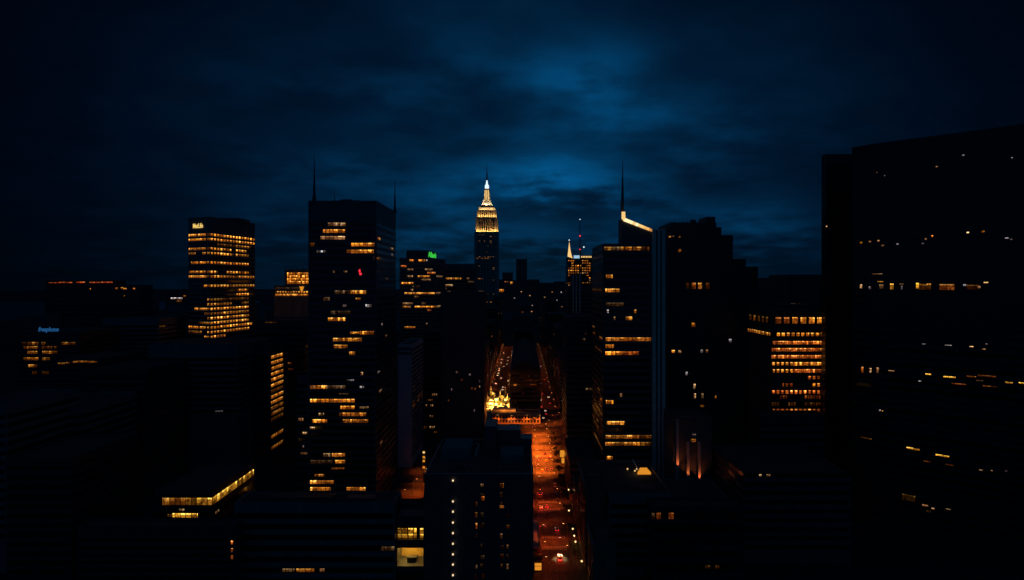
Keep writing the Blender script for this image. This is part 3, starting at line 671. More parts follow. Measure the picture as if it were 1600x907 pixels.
MB().tube((X(908, D), D + 10, Z(389.5, D)), (X(913, D), D + 8, Z(386.5, D)), .25, .2).build('beacon_arm', M['black'], ny.root)
D = 700
fb = Bld('finned_building', 'dark building with three pale vertical fins, standing before the speckled tower', front_rect(887, 930, D, 50), Z(449, D), M['granite'])
for a in (894.5, 899.5, 905): MB().box(X(a, D), X(a + 2, D), D - .8, D - .02, 0, Z(430, D) if a < 900 else Z(426, D)).build('pale_fin', M['fin'], fb.root)
MB().box(X(893, D), X(909, D), D + .1, D + 12, Z(449, D), Z(428, D)).build('lift_core', M['granite'], fb.root)
fb.bands(Z(456, D), 6 * D / F, 2.8 * D / F, (0, 3), count=12)
for a, b, k in ((889.5, 893, 1.0), (895.5, 899, .7), (900, 903, .8)): fb.lit(0, 493, a, b, k, 'a', h=4, snap=False, mat='big')

# --- stepped dark tower
D = 530
st = Bld('stepped_tower', 'broad black tower with stepped right shoulder and cluttered roof, only a few rooms lit', front_rect(1041.5, 1145, D, 70), Z(370, D), M['bronze'])
st.pilasters(0, 3.6, 1.2, .4, 0, Z(372, D), M['bronze'], 'pier')
def blk(name, a, b, y0, y1, d0=2, d1=50): return st.box(name, X(a, D), X(b, D), D + d0, D + d1, Z(y0, D), Z(y1, D), 'bronze')
blk('upper_tier', 1042.5, 1128.5, 370, 355); blk('upper_tier', 1049, 1121, 355, 347.5, 3); blk('roof_plant', 1107, 1121, 347.5, 338, 6, 30)
MB().prism(rect(X(1145.2, D), X(1166, D), D + 1, D + 60), 0, Z(405, D)).build('shoulder_block', M['bronze'], st.root)
MB().prism(rect(X(1166.2, D), X(1186, D), D + 2, D + 60), 0, Z(417, D)).build('shoulder_block', M['bronze'], st.root)
for a, y in ((1058, 342), (1070, 345), (1078, 343), (1086, 339), (1098, 341), (1101, 344)): MB().tube((X(a, D), D + 8, Z(348, D)), (X(a, D), D + 8, Z(y, D)), .3, .12, 5).build('aerial', M['black'], st.root)
st.box('water_tank', X(1084, D), X(1092, D), D + 8, D + 12, Z(348, D), Z(342.5, D), 'black')
for y, a, b, k, c, h in ((392, 1060, 1064, .7, 'a', 4), (370.5, 1045, 1048, .5, 'a', 2), (370, 1051, 1053, .4, 'p', 2), (371, 1061, 1063, .5, 'a', 2), (447, 1072, 1077, .12, 'a', 9), (447, 1081, 1086.5, .35, 'r', 9.5), (447, 1091, 1096.5, .65, 'a', 9.5), (447, 1103, 1108, .12, 'r', 9),
                         (508, 1081, 1086, .7, 'o', 6), (549.5, 1049.5, 1054, .9, 'o', 4), (550, 1060, 1064, .5, 'p', 4), (549, 1094, 1098, .4, 'w', 4), (549, 1103, 1106, .6, 'p', 4), (532.5, 1139, 1143, .4, 'w', 5), (584, 1071, 1074, .3, 'w', 5),
                         (604, 1084, 1086.5, .4, 'p', 8), (619, 1084, 1087, .5, 'p', 8), (619, 1096, 1099, .1, 'p', 8), (621, 1117, 1119, .4, 'a', 4), (635, 1094, 1100, .15, 'a', 3), (680, 1080, 1086, .6, 'a', 4), (671, 1082, 1086, .35, 'w', 2)):
    st.lit(0, y, a, b, k, c, h=h, mat='big', snap=False, out=.45)

# --- building with orange window rows, right
D = 470
br = Bld('lit_office_building', 'mid height building with a row of big square orange windows above many lit floors', front_rect(1205, 1288, D, 49), Z(484, D), M['brick'])
br.bands(Z(496, D), 22 * D / F, 10 * D / F, (0, 3), count=2, inset=.5)
for a, k in ((1212, .45), (1225, .6), (1238, 1.25), (1251, 1.0), (1264, 1.25), (1277, .8)): br.lit(0, 501, a, a + 8.5, k * .9, 'r' if k < .7 else 'o', h=9.5, mat='big', snap=False)
for i in range(10): br.lit(0, 523, 1214 + i * 7.6, 1218.5 + i * 7.6, .9 + .4 * rnd.random(), 'o', h=5, mat='big', snap=False)
for i in range(5): br.lit(3, 501, 1171 + i * 6.5, 1174 + i * 6.5, (.1, .25, .12, .15, .1)[i], 'a', h=9, mat='big', snap=False, Dref=D)
for i in range(11): br.lit(3, 523.2, 1168.5 + i * 3.3, 1170.5 + i * 3.3, .9, 'a', h=5, mat='big', snap=False, Dref=D)
MB().box(X(1203.7, D), X(1287, D), D - .35, D - .02, Z(529, D), Z(527.5, D)).build('string_course', M['brick'], br.root)
for y, a, b, k, mt in ((536, 1208, 1280, .75, 'ribbon'), (536, 1281, 1286.5, 1.2, 'big'), (547, 1206, 1280, .65, 'ribbon'), (547, 1281, 1286.5, .9, 'big'), (558, 1205, 1286, .65, 'ribbon'), (569, 1206, 1240, .5, 'cell'), (569, 1240, 1286, .8, 'ribbon'),
                       (580, 1208, 1240, .6, 'cell'), (580, 1240, 1286, 1.0, 'ribbon'), (590.5, 1262, 1286, .6, 'cell'), (602, 1223, 1238, .45, 'cell'), (602, 1269, 1286, .8, 'cell'), (602, 1244, 1248, .2, 'dots'), (613, 1206, 1287, 1.1, 'cell'), (621, 1206, 1286, .18, 'dots'), (632, 1206, 1286, .07, 'dots'), (642, 1208, 1286, .45, 'cell')):
    br.lit(0, y, a, b, k * 1.5, 'r' if rnd.random() < .5 else 'o', h=5, mat=mt, snap=False)
br.box('roof_plant', X(1215, 485), X(1275, 485), 485, 505, Z(484, D), Z(484, D) + 3, 'black')
for i, (a, b, y, dd, lb) in enumerate(((1166, 1205, 437, 900, 'narrow far dark tower between the stepped tower and the orange windowed building'),
                        (1203, 1232, 436, 820, 'dark flat roofed block behind the orange windowed building, left one of the pair'), (1232, 1290, 431, 760, 'dark flat roofed block behind the orange windowed building, wider one of the pair'))):
    q = Bld('background_block', lb, front_rect(a, b, dd, 60), Z(y, dd), M['black']); q.bands(Z(y + 6, dd), 6.5, 3, (0, 3), count=14)
    if i == 1: q.lit(0, 460, 1209, 1216, .5, 'w', h=2)
    if i == 2: q.lit(0, 474, 1236, 1243, .25, 'p', h=2); q.lit(0, 474.5, 1248, 1250, .5, 'a', h=2)

# --- huge dark slab filling the right edge
bigp = [(X(1331, 402), 402), (X(1362, 392), 392), (X(1405, 382), 382), (X(1455, 371), 371), (X(1510, 360), 360), (X(1570, 348), 348), (X(1640, 333), 333), (X(1720, 315), 315), (430, 420), (215, 428)]
BD = 402
bg_ = Bld('huge_curved_tower', 'huge unlit curved tower filling the right edge with scattered dots and streaks of light', bigp, Z(234, BD), M['dark_panel'])
bg_.bands(Z(243, BD), 11.4 * BD / F, 5.4 * BD / F, tuple(range(7)), count=60, inset=.25)
def bl(y, a, b, k, c, h=3, mt='big'):
    for e in range(7):
        ea, eb = bg_.edge(e); pa = VX + ea.x * F / ea.y; pb = VX + eb.x * F / eb.y
        if pa <= (a + b) / 2 < pb:
            dd = ea.y + (eb.y - ea.y) * ((a + b) / 2 - pa) / (pb - pa)
            bg_.lit(e, y, a, b, k, c, h=h, mat=mt, snap=False, out=.1, Dref=dd)
for y, a, b, k, c, h in ((380, 1343.5, 1347, .8, 'o', 2.5), (378, 1358, 1361, 1.0, 'p', 2), (377, 1371, 1374, 1.2, 'p', 2.5), (384, 1377, 1381, .8, 'p', 2), (382, 1401, 1404, .6, 'w', 1.6), (374, 1445, 1448, .6, 'p', 2), (369.5, 1453.5, 1458, 1.1, 'o', 2.5), (381, 1440, 1444, .35, 'w', 1.6),
                         (364, 1510, 1514, 1.0, 'p', 2.5), (362.5, 1534, 1538.5, 1.3, 'o', 2.5), (372.5, 1570, 1576, .6, 'w', 1.8), (374.5, 1578, 1582, .3, 'w', 1.8), (428.5, 1362, 1379, .3, 'p', 1.2), (440.5, 1371, 1380, .5, 'a', 1.2), (448, 1344, 1347, 1.0, 'p', 6), (450, 1358, 1361, .7, 'w', 4), (448, 1374, 1380, .25, 'p', 6), (448, 1391, 1396, 1.0, 'y', 9),
                         (444.5, 1404, 1412, .5, 'p', 2), (450, 1408, 1410, .5, 'w', 6), (447, 1431.5, 1435.5, 1.5, 'y', 9), (445, 1437, 1444, .7, 'o', 1.5), (444.5, 1448, 1456, 1.2, 'a', 1.5), (449, 1436, 1464, .14, 'a', 8), (449, 1468, 1492, .14, 'r', 9), (449, 1497, 1530, .06, 'r', 7), (442, 1537, 1544, 1.1, 'p', 1.6), (446, 1505, 1511, .4, 'w', 3), (449, 1528, 1532, .5, 'p', 3),
                         (275, 1381, 1383, .7, 'w', 1.3), (261, 1462, 1465, .6, 'p', 1.5), (243, 1503, 1507, .9, 'w', 1.5), (247, 1580, 1583, .3, 'w', 1.2), (270, 1369, 1371, .3, 'p', 1.2),
                         (578, 1346, 1349, .5, 'r', 9), (579, 1358, 1362, .6, 'p', 7), (578.5, 1370, 1373, 1.0, 'p', 8), (580, 1388, 1397, .4, 'p', 1.8), (538, 1441, 1446, .5, 'w', 1.3), (540, 1476, 1487, .4, 'w', 1.3), (542, 1515, 1521, .7, 'p', 1.5), (546, 1534, 1540, .6, 'p', 1.5), (538, 1540, 1543, .4, 'w', 1.2),
                         (585.5, 1446, 1463, 1.4, 'y', 1.7), (589.5, 1474, 1493, 1.4, 'y', 1.9), (588.5, 1506, 1525, .5, 'o', 1.5), (601, 1487, 1522, .35, 'r', 1.6), (588, 1528, 1556, .18, 'r', 2), (598, 1563, 1583, 1.2, 'y', 1.8), (604, 1535, 1558, .2, 'r', 1.2), (599, 1592, 1604, 1.2, 'y', 1.8), (596, 1435, 1440, .4, 'w', 1.5), (595, 1525, 1536, .25, 'p', 1.3),
                         (641.5, 1373.5, 1376, 1.0, 'w', 2.2), (642.5, 1378, 1380, .4, 'o', 1.5), (700.5, 1416.5, 1426, 1.4, 'y', 2.2), (702.5, 1426, 1437, 1.3, 'y', 2.2), (711.5, 1462, 1473, 1.4, 'y', 2.2), (713.3, 1473, 1483, 1.3, 'y', 2.2), (685, 1345, 1362, .18, 'a', 1.3), (722, 1443, 1460, .13, 'r', 1.5), (727, 1478, 1490, .12, 'r', 1.3),
                         (735, 1530, 1536, .25, 'p', 2), (736, 1548, 1551, .3, 'p', 2), (736, 1567, 1574, .25, 'w', 1.6), (790, 1441, 1450, .9, 'p', 1.8), (795, 1455, 1460, .9, 'p', 2), (796, 1478, 1485, .2, 'p', 1.4), (778, 1410, 1430, .06, 'y', 9), (800, 1448, 1460, .12, 'y', 2.5)):
    bl(y, a, b, k, c, h)
ns = Bld('narrow_slab', 'narrow black slab standing at the left edge of the huge curved tower', rect(X(1290, 440), X(1340, 440), 440, 446), Z(244, 440), M['dark_panel'])
ns.bands(Z(250, 440), 4.2, 2.0, (0, 3), count=55, inset=.8); ns.lit(0, 351, 1290, 1292.5, .5, 'p', h=1.8)

# --- low building with tall piers lit from below, and the foreground roof with a skylight
D = 392
ar = Bld('arcaded_building', 'low building fronted by three tall stone piers washed orange from below', front_rect(1052, 1112, D, 26), Z(655, D), M['granite'])
for i, (a, y0, y1) in enumerate(((1055.5, 724, 654), (1072, 739, 690), (1089.5, 744, 690))):
    MB().box(X(a, D), X(a + 4, D), D - 2.2, D - .02, Z(760, D), Z(y1, D)).build('stone_pier', M['limestone'], ar.root)
    light('pier_uplight', ar.root, (X(a + 2, D) - ar.o.x, D - 4.2 - ar.o.y, Z(y0, D) - 1.5), 80, (1, .22, .05), 'AREA', (R(158), 0, 0), size=.9, spread=R(90))
MB().box(X(1055.5, D), X(1093.5, D), D - 2.4, D - .02, Z(654, D), Z(650, D)).build('lintel', M['granite'], ar.root)
ar.lit(0, 688.5, 1079.5, 1087, .8, 'a', h=4.5, mat='wide', snap=False); ar.lit(0, 679.5, 1082, 1087, .4, 'w', h=2, snap=False)
D = 325
rf = Bld('foreground_roof_block', 'dark foreground block right of the avenue with a glowing yellow skylight on its roof', front_rect(952, 1049, D, 62), Z(776, D), M['concrete'])
rf.bands(Z(788, D), 15 * D / F, 7.5 * D / F, (0, 3), count=12)
zr = Z(776, D)
def roofpt(px, py, z): dd = (CH - z) * F / (py - HY); return (X(px, dd), dd, z)
pts = [roofpt(996, 738.5, zr + 1.4), roofpt(1017, 738.5, zr + 1.4), roofpt(1010.5, 731, zr + 1.4), roofpt(1000, 731, zr + 1.4)]
MB().prism([(p[0], p[1]) for p in pts], zr + .3, zr + 1.4).build('skylight', M['orange_screen'], rf.root)
pa, pb = roofpt(988, 718, zr + 5), roofpt(999, 737, zr + 1)
MB().tube(pa, pb, .35, .35, 6).build('roof_duct', M['fin'], rf.root)
for px, py in ((980.5, 733), (992, 736), (995, 733)):
    MB().sphere(roofpt(px, py, zr + 1.2), .45).build('roof_lamp', M['crown'], rf.root)
light('skylight_spill', rf.root, (pts[0][0] - rf.o.x - 1, pts[0][1] - rf.o.y, zr + 3), 60, (1, .6, .2), size=.8)
rf.box('roof_plant', X(1000, 332), X(1025, 332), 330, 338, zr, zr + 2, 'steel')
rf2 = Bld('foreground_block', 'dark foreground block below the orange lit piers, two dim curtained windows', front_rect(1018, 1160, 312, 12), Z(795, 312), M['dark_panel']); rf2.bands(Z(800.5, 312), 20 * 312 / F, 11 * 312 / F, (0, 3), count=8)
rf3 = Bld('foreground_block', 'low dark block with an empty roof directly in front of the orange lit piers', front_rect(1050, 1160, D, 55), 30.0, M['concrete']); rf3.bands(27, 4.4, 2, (0, 3), count=5)
rf2.lit(0, 806.5, 1018, 1023, .08, 'p', h=9, mat='big', snap=False); rf2.lit(0, 806.5, 1026, 1032.5, .16, 'r', h=10, mat='big', snap=False); rf2.lit(0, 806.5, 1045, 1052.5, .16, 'r', h=10, mat='big', snap=False)
rf2.lit(0, 885, 1118, 1124, .2, 'a', h=4); rf2.lit(0, 882, 1102, 1110, .06, 'a', h=4)
rg = Bld('foreground_block', 'black foreground block at bottom right below the huge curved tower, one tiny lit room', front_rect(1162, 1330, 340, 62), Z(720, 372), M['granite'])
rg.bands(Z(740, 340), 14 * 340 / F, 6 * 340 / F, (0, 3), count=16); rg.lit(0, 703 + 40, 1186, 1190, .3, 'p', h=3); rg.lit(0, 745, 1198, 1204, .25, 'p', h=3)

# --- brick walk-ups along the right pavement, lit by the street lamps
for (d0, d1, ztop, lb) in ((333, 372, 42, 'five storey brick row building on the right pavement, its street wall washed red by lamps'), (296, 322, 27, 'lower brick row building nearest the camera on the right pavement, orange lit street wall')):
    q = Bld('row_building', lb, rect(31.2, 41, d0, d1), ztop, M['brick'])
    proto = None; k = 0
    for z in range(4, int(ztop) - 3, 4):
        for y in range(int(d0) + 2, int(d1) - 1, 3):
            if k >= 95: break
            if proto is None:
                proto = MB().box(31.08, 31.19, y, y + 1.3, z, z + 2.2).build('window', M['glass'], q.root); y0, z0 = y, z
            else:
                o = proto.copy(); col.objects.link(o); o.parent = q.root; o.location.y += y - y0; o.location.z += z - z0
            k += 1
    MB().box(30.7, 31.19, d0, d1, ztop - .8, ztop - .1).build('cornice', M['limestone'], q.root)
    MB().box(33, 38, d0 + 4, d0 + 9, ztop + .25, ztop + 3).build('stair_bulkhead', M['brick'], q.root)
for i, (d0, d1, x1, zt_, lb) in enumerate(((376, 418, 48, 22, 'low dark roofed shop row on the right pavement just beyond the brick row building'), (440, 498, 49, 26, 'dark shop row on the right pavement in front of the corner block'),)):
    q = Bld('row_building', lb, rect(31.2, x1, d0, d1), zt_, M['brick']); q.bands(zt_ - 3, 4.2, 2, (0, 3), count=5)

# ================================================================== middle of the avenue, beyond the crossing
# --- two storey pavilion across the view
pv = Bld('pavilion', 'two storey pavilion with rows of square windows, glowing orange under the crossing lamps', rect(-30, 18.6, 679, 700), 10.2, M['limestone'], parapet=.9)
proto = None
for z in (1.6, 5.6):
    for i in range(15):
        x = -28.3 + i * 3.12
        if proto is None: proto = MB().box(x, x + 1.8, 678.9, 679.08, z, z + 2.3).build('window', M['glass'], pv.root); x0, z0 = x, z
        else:
            o = proto.copy(); col.objects.link(o); o.parent = pv.root; o.location.x += x - x0; o.location.z += z - z0
MB().box(-30.4, 19, 678.2, 678.9, 4.5, 5.0).build('string_course', M['limestone'], pv.root)
MB().box(-30.4, 19, 678.3, 678.99, 9.2, 9.9).build('cornice', M['limestone'], pv.root)
MB().box(-29, -6, 688, 698, 10.5, 12.6).build('roof_terrace', M['limestone'], pv.root)
light('terrace_light', pv.root, (-12, -5.5, 14.5), 2600, (1, .26, .03), size=.6); light('terrace_light', pv.root, (-2, -5.5, 14.5), 1800, (1, .26, .03), size=.6)
pv.lit(0, 653.5, 832, 836, .6, 'r', h=2, snap=False); pv.lit(0, 657, 801, 804, .8, 'w', h=1.2, snap=False); pv.lit(0, 657.5, 793, 798, .6, 'p', h=1.2, snap=False)
# --- arched dark block splitting the avenue
D = 762
ab = Bld('arched_block', 'dark arched roof block splitting the avenue into two lit branches', front_rect(797, 845, D, 330), Z(578, D), M['bronze'], parapet=0)
m = MB(); a0, a1 = X(797.5, D), X(844.5, D); zb = Z(578, D) + .3
m.slab([(a0 + (a1 - a0) * t, zb + 9 * math.sin(math.pi * t)) for t in [i / 12 for i in range(13)]], D + .5, D + 320)
m.build('vaulted_roof', M['roof'], ab.root)
ab.bands(Z(586, D), 7 * D / F, 3 * D / F, (0, 1, 3), count=9, inset=1)
for y, a, b, k in ((623, 813, 819, .25), (628, 815, 819, .2), (600, 829, 836, .2), (595, 833, 835, .3), (637, 808, 810, .2), (612, 816, 818, .2)): ab.lit(0, y, a, b, k, 'r', h=2, mat='dots')
# --- buildings lining the two branches
lining = []
y0 = 735
for i in range(9):
    ln = 70 + rnd.random() * 35; h = (44, 62, 38, 80, 55, 95, 60, 110, 70)[i]
    lining.append((-60 - rnd.random() * 7, -43.5, y0, y0 + ln, h, 'left')); y0 += ln + 14
y0 = 765
for i in range(9):
    ln = 70 + rnd.random() * 35; h = (58, 84, 48, 92, 66, 110, 72, 96, 60)[i]
    lining.append((43, 60 + rnd.random() * 5, y0, y0 + ln, h, 'right')); y0 += ln + 14
y0 = 1110
for i in range(5):
    lining.append((-13, 19, y0, y0 + 80, (62, 84, 70, 98, 80)[i], 'middle')); y0 += 95
for i, (xa, xb, ya, yb, h, side) in enumerate(lining):
    lb = {'left': 'dark building lining the left street branch beyond the pavilion, a few rooms lit', 'right': 'dark building lining the right street branch beyond the pavilion, a few rooms lit', 'middle': 'dark building behind the arched block between the two street branches'}[side]
    q = Bld('street_building', lb, rect(xa, xb, ya, yb), h, rnd.choice((M['concrete'], M['brick'], M['bronze'])), group='dark buildings along the ' + side + ' of the far street')
    q.bands(h - 3, 4.4, 2.0, (0, 1 if side == 'left' else 3), count=14)
    for k in range(7 if side != 'middle' else 5):
        e = 0 if side == 'middle' else (rnd.choice((0, 1)) if side == 'left' else rnd.choice((0, 3)))
        p0, p1 = q.edge(e); t = rnd.random() * .85; pt = p0 + (p1 - p0) * t; p2 = p0 + (p1 - p0) * (t + .1)
        q.lit(e, HY + (CH - (8 + rnd.random() * (h - 12))) * F / pt.y, VX + pt.x * F / pt.y, VX + p2.x * F / p2.y, .25 + rnd.random() * .7, rnd.choice('oaprp'), mat='dots', h=2.2, Dref=pt.y)

# --- distant skyline at the end of the avenue
for a, b, y, dd, lb in ((806.5, 823.5, 405, 3000, 'tall distant tower silhouette with a thin aerial at the end of the avenue'), (785, 801, 426, 2600, 'distant block silhouette just right of the floodlit landmark tower'),
                        (778, 787, 437, 2300, 'low distant block with a small orange lit floor beside the landmark tower'), (801, 807, 438, 3400, 'slim distant block between the two skyline silhouettes'), (823.5, 843, 437, 2800, 'low distant block right of the tall silhouette tower'),
                        (843, 866, 442, 2900, 'wide low distant block left of the speckled tower'), (866, 886, 440, 3300, 'hazy distant block next to the speckled tower')):
    q = Bld('distant_tower', lb, front_rect(a, b, dd, 60), Z(y, dd), M['concrete'], parapet=0)
    q.bands(Z(y + 3, dd), 9, 3.6, (0,), count=16)
    if a == 806.5: needle(q, X(822, dd), dd + 10, Z(y, dd), Z(394, dd), 1.2, 'thin_aerial')
    if a == 785: q.lit(0, 442.5, 788, 794, .5, 'r', h=2.2); q.lit(0, 442.5, 797, 801, .9, 'a', h=3.5, snap=False)
    if a == 778: q.lit(0, 454.5, 780, 788, .95, 'o', h=4, snap=False)
    if dd >= 2800:
        for k in range(3): xa = a + rnd.random() * (b - a - 3); q.lit(0, 452 + rnd.random() * 40, xa, xa + 2, .5, rnd.choice('pw'), h=1.5, mat='big', snap=False)
# --- low dark roofs between the far towers
fills = []
for dd in (1320, 1560, 2000, 2280, 2650):
    for xx in range(-1150, 1151, 155):
        if abs(xx) > 150 and rnd.random() < .5: fills.append((xx + rnd.random() * 40, dd, 60 + rnd.random() * 45, 50 + rnd.random() * 70))
for xx, dd, ww, hh in fills:
    q = Bld('distant_block', 'unlit low distant block in the dark city beyond the tall towers', rect(xx - ww / 2, xx + ww / 2, dd, dd + 50), hh, M['concrete'], group='unlit distant city blocks', parapet=0)
    q.bands(hh - 5, 6, 2.5, (0,), count=8)
# --- far left
for a, b, y, dd, lb, runs in (
    (26, 124, 520, 600, 'dark office building at far left under blue rooftop lettering with broken rows of lit windows', ((537, 35, 40, .25), (537, 42, 60, .35), (537, 65, 71, .3), (537, 96, 118, .3), (543.5, 37, 59, .45), (543.5, 65, 82, .25), (543.5, 84, 90, .15), (551, 43, 52, .9), (551, 52, 59, .6), (551, 66, 82, .6), (551, 82, 90, .25), (561, 37, 43, .3), (561, 43, 60, 1.0), (561, 66, 78, .4), (572, 44, 53, .9), (572, 53, 58, .5), (583, 50, 58, .2), (583, 66, 76, .15))),
    (84, 154, 563, 520, 'low dark building at far left with a bright orange lit cornice strip', ((568.5, 91, 101, .45), (567.5, 103, 110, .5), (566, 113, 120, .7), (565.5, 120, 139, .9), (566, 139, 152, .8))),
    (262, 292, 460, 1000, 'distant block with a short white lit floor left of the bright slab tower', ((466.5, 267, 285, 1.3), (463, 286, 291, .4), (471, 276, 284, .3), (477, 270, 272, .3))),
    (70, 182, 438.5, 2500, 'long far building on the horizon at left with a thin line of red orange lights', ((442.3, 76, 93, .5), (441.8, 93, 104, 1.0), (442, 105, 113, .8), (441.6, 119, 133, 1.0), (441.8, 140, 157, .9), (441.6, 158, 176, 1.1))),
    (130, 220, 446, 1800, 'far block with a few pale lights below the red lights on the horizon', ((452, 140, 142, .5), (451, 180, 184, .4), (450.5, 189, 193, .7), (451.7, 193, 198, .9), (451.5, 208, 211, .8), (463, 193, 195, .2))),
    (150, 216, 520, 800, 'dark roofed block at left with a short row of pale dots', ((527, 162, 164, .3), (527.5, 169, 172, .7), (527, 174, 178, .4), (526.5, 180, 184, .8), (526, 187, 189, .6), (530, 203, 206, .3)))):
    q = Bld('city_block', lb, front_rect(a, b, dd, 60), Z(y, dd), M['black'], parapet=.8)
    hpx = 4.2 if dd < 700 else 2.2
    q.bands(Z(y + 8, dd), 7.4 * dd / F, 3.4 * dd / F, (0, 1), count=10)
    for yy_, xa, xb, k in runs: q.lit(0, yy_, xa, xb, k * (.6 if dd < 700 else 1.15 if dd < 2000 else .7), 'w' if dd == 1000 and k > 1 else ('k' if dd == 2500 else rnd.choice('oa')), h=1.5 if dd == 2500 else hpx if 'cornice' not in lb else 2.4, snap=False, mat='ribbon' if dd < 1500 else 'big', out=.1)
    if dd == 600: text_mesh('rooftop_sign', 'freephone', M['blue'], q.root, (X(76, dd), dd - .5, Z(518, dd)), 5.4, shear=.3, width=18)
for a, b, y, dd in ((0, 60, 640, 380), (60, 126, 640, 376), (126, 228, 580, 440), (160, 248, 500, 680), (262, 292, 478, 820), (-80, 10, 640, 330), (10, 112, 720, 318)):
    q = Bld('shadowed_block', 'unlit dark block in the shadowed left part of the city', front_rect(a, b, dd, 55), Z(y, dd), rnd.choice((M['concrete'], M['black'])), group='unlit blocks in the shadowed left of the city')
    q.bands(Z(y + 9, dd), 4.4, 2.0, (0, 1), count=14)
    if (a, dd) == (0, 380): q.lit(0, 645, 21, 23, .3, 'p', h=2); q.lit(0, 657, 30, 32, .4, 'y', h=2)
q = Bld('shadowed_block', 'unlit black block hiding the foot of the orange windowed building', front_rect(1188, 1288, 403, 10), Z(650, 403), M['black'])
q.bands(Z(662, 403), 4.4, 2.0, (0, 3), count=12)

# ================================================================== street furniture, trees, vehicles
OR = (1, .135, .008); ORR = (1, .09, .008); YO = (1, .40, .06); WH = (1, .72, .38)
def make_lamp(label, group, h, head, arm=2.2):
    r = empty('street_lamp', (0, 0, 0), label, 'street lamp', group)
    MB().tube((0, 0, 0), (0, 0, h), .13, .08, 8).tube((0, 0, 0), (0, 0, .9), .22, .18, 8).build('pole', M['steel'], r, False)
    if head == 'white_lamp' and arm == 0:
        MB().sphere((0, 0, h + .4), .42, u=12, v=8).build('lamp_globe', M['globe'], r, False)
        return r
    MB().tube((0, 0, h), (arm, 0, h + .5), .07, .05, 6).build('arm', M['steel'], r, False)
    MB().box(arm - .45, arm + .45, -.2, .2, h + .42, h + .6).build('lamp_housing', M['steel'], r, False)
    MB().box(arm - .36, arm + .36, -.15, .15, h + .34, h + .415).build('lamp_glass', M[head], r, False)
    return r
def place_lamp(proto, x, y, side, power, colr, label=None, h=9.0, arm=2.2, group=None):
    if proto.get('used'): o = copy_tree(proto)
    else: o = proto; proto['used'] = 1
    o.location = (x, y, .15); o.rotation_euler.z = 0 if side > 0 else math.pi
    if label: o['label'] = label
    if group: o['group'] = group
    l = light('lamp_light', o, (arm, 0, h + .2), power * .6, colr, 'SPOT', size=.25, spot=R(134))
    return o
lampL = make_lamp('orange street lamp along the left kerb of the avenue', 'orange street lamps on the left kerb', 9, 'lamp')
lampR = make_lamp('orange street lamp along the right kerb of the avenue', 'orange street lamps on the right kerb', 9, 'lamp')
def pw(y):
    b = 3000
    for c, wd, a in ((369, 12, 9000), (432, 10, 17000), (511, 14, 65000), (545, 22, 110000), (575, 22, 105000), (620, 24, 85000)): b += a * math.exp(-((y - c) / wd) ** 2)
    return b
for y in (326, 345, 369, 398, 432, 462, 492, 511, 536, 560, 584, 608, 630):
    place_lamp(lampL, 9.6, y, 1, pw(y), ORR if y < 480 else OR)
for y in (340, 371, 405, 434, 470, 505, 530, 556, 582, 612, 634):
    place_lamp(lampR, 24.9, y, -1, pw(y) * .55, ORR if y < 500 else OR)
lampX = make_lamp('bright orange lamp over the crossing in front of the pavilion', 'crossing lamps in front of the pavilion', 9, 'lamp')
for x, y, s in ((-26, 674.5, 1), (-12, 674.5, 1), (3, 674.5, 1), (16, 674.5, 1), (8, 650, 1), (24, 650, 1), (33, 676, -1), (-40, 655, 1), (40, 690, -1)):
    place_lamp(lampX, x, y, s, 8500 if x < 20 else 4500, OR)
lampS = make_lamp('white globe lamp on the right pavement by the brick row buildings', 'white globe lamps on the right pavement', 10, 'white_lamp', 0)
for x, y in ((27, 389), (27, 360), (27, 350), (27, 342), (28, 318), (29.5, 428)):
    place_lamp(lampS, x, y, 1, 420, (1, .45, .12), h=9.5, arm=.9)
lampB = make_lamp('orange street lamp along the left branch street beyond the pavilion', 'street lamps of the left branch street', 9, 'lamp')
for y in range(860, 1500, 45):
    place_lamp(lampB, -41, y, 1, 5200 if y < 1150 else 7000, OR)
    place_lamp(lampB, -14.3, y + 20, -1, 3500, OR)
lampC = make_lamp('orange street lamp along the right branch street beyond the pavilion', 'street lamps of the right branch street', 9, 'lamp')
for y in range(705, 1500, 45):
    place_lamp(lampC, 20.3, y + 70 if y < 760 else y, 1, 1700, ORR)
    place_lamp(lampC, 38, y + 20, -1, 1700, ORR)
# lit plaza left of the arched block: white market tents under floodlights
tent = empty('market_tent', (0, 0, 0), 'white peaked market tent glowing on the brightly lit plaza', 'tent', 'market tents on the lit plaza')
tp = [(-2.5, -2.5), (2.5, -2.5), (2.5, 2.5), (-2.5, 2.5)]
MB().prism(tp, 2.6, 3.1).prism(tp, 3.1, 4.6, [(x * .06, y * .06) for x, y in tp]).build('canopy', M['canvas'], tent, False)
for x, y in tp: MB().tube((x * .96, y * .96, 0), (x * .96, y * .96, 2.6), .06).build('leg', M['steel'], tent, False)
MB().box(-2.0, 2.0, -1.9, -1.4, 0, 1.0).build('counter', M['canvas'], tent, False)
k = 0
for iy in range(5):
    for ix in range(4):
        o = tent if k == 0 else copy_tree(tent)
        o.location = (-38 + ix * 6.0 + rnd.random() * 4, 752 + iy * 14 + rnd.random() * 9, .06); o.rotation_euler.z = rnd.random() * .3; k += 1
structure('plaza', MB().box(-42, -14, 704, 800, .021, .05), 'pale_paving')
flm = empty('flood_mast', (0, 0, 0), 'tall floodlight mast blazing yellow white over the tented plaza', 'floodlight', 'floodlight masts on the lit plaza')
MB().tube((0, 0, 0), (0, 0, 14), .18, .12).build('pole', M['steel'], flm, False)
MB().box(-.5, .5, -.2, .2, 13.75, 14.1).build('lamp_head', M['steel'], flm, False)
MB().box(-.45, .45, -.16, .16, 13.68, 13.745).build('lamp_glass', M['lamp'], flm, False)
k = 0
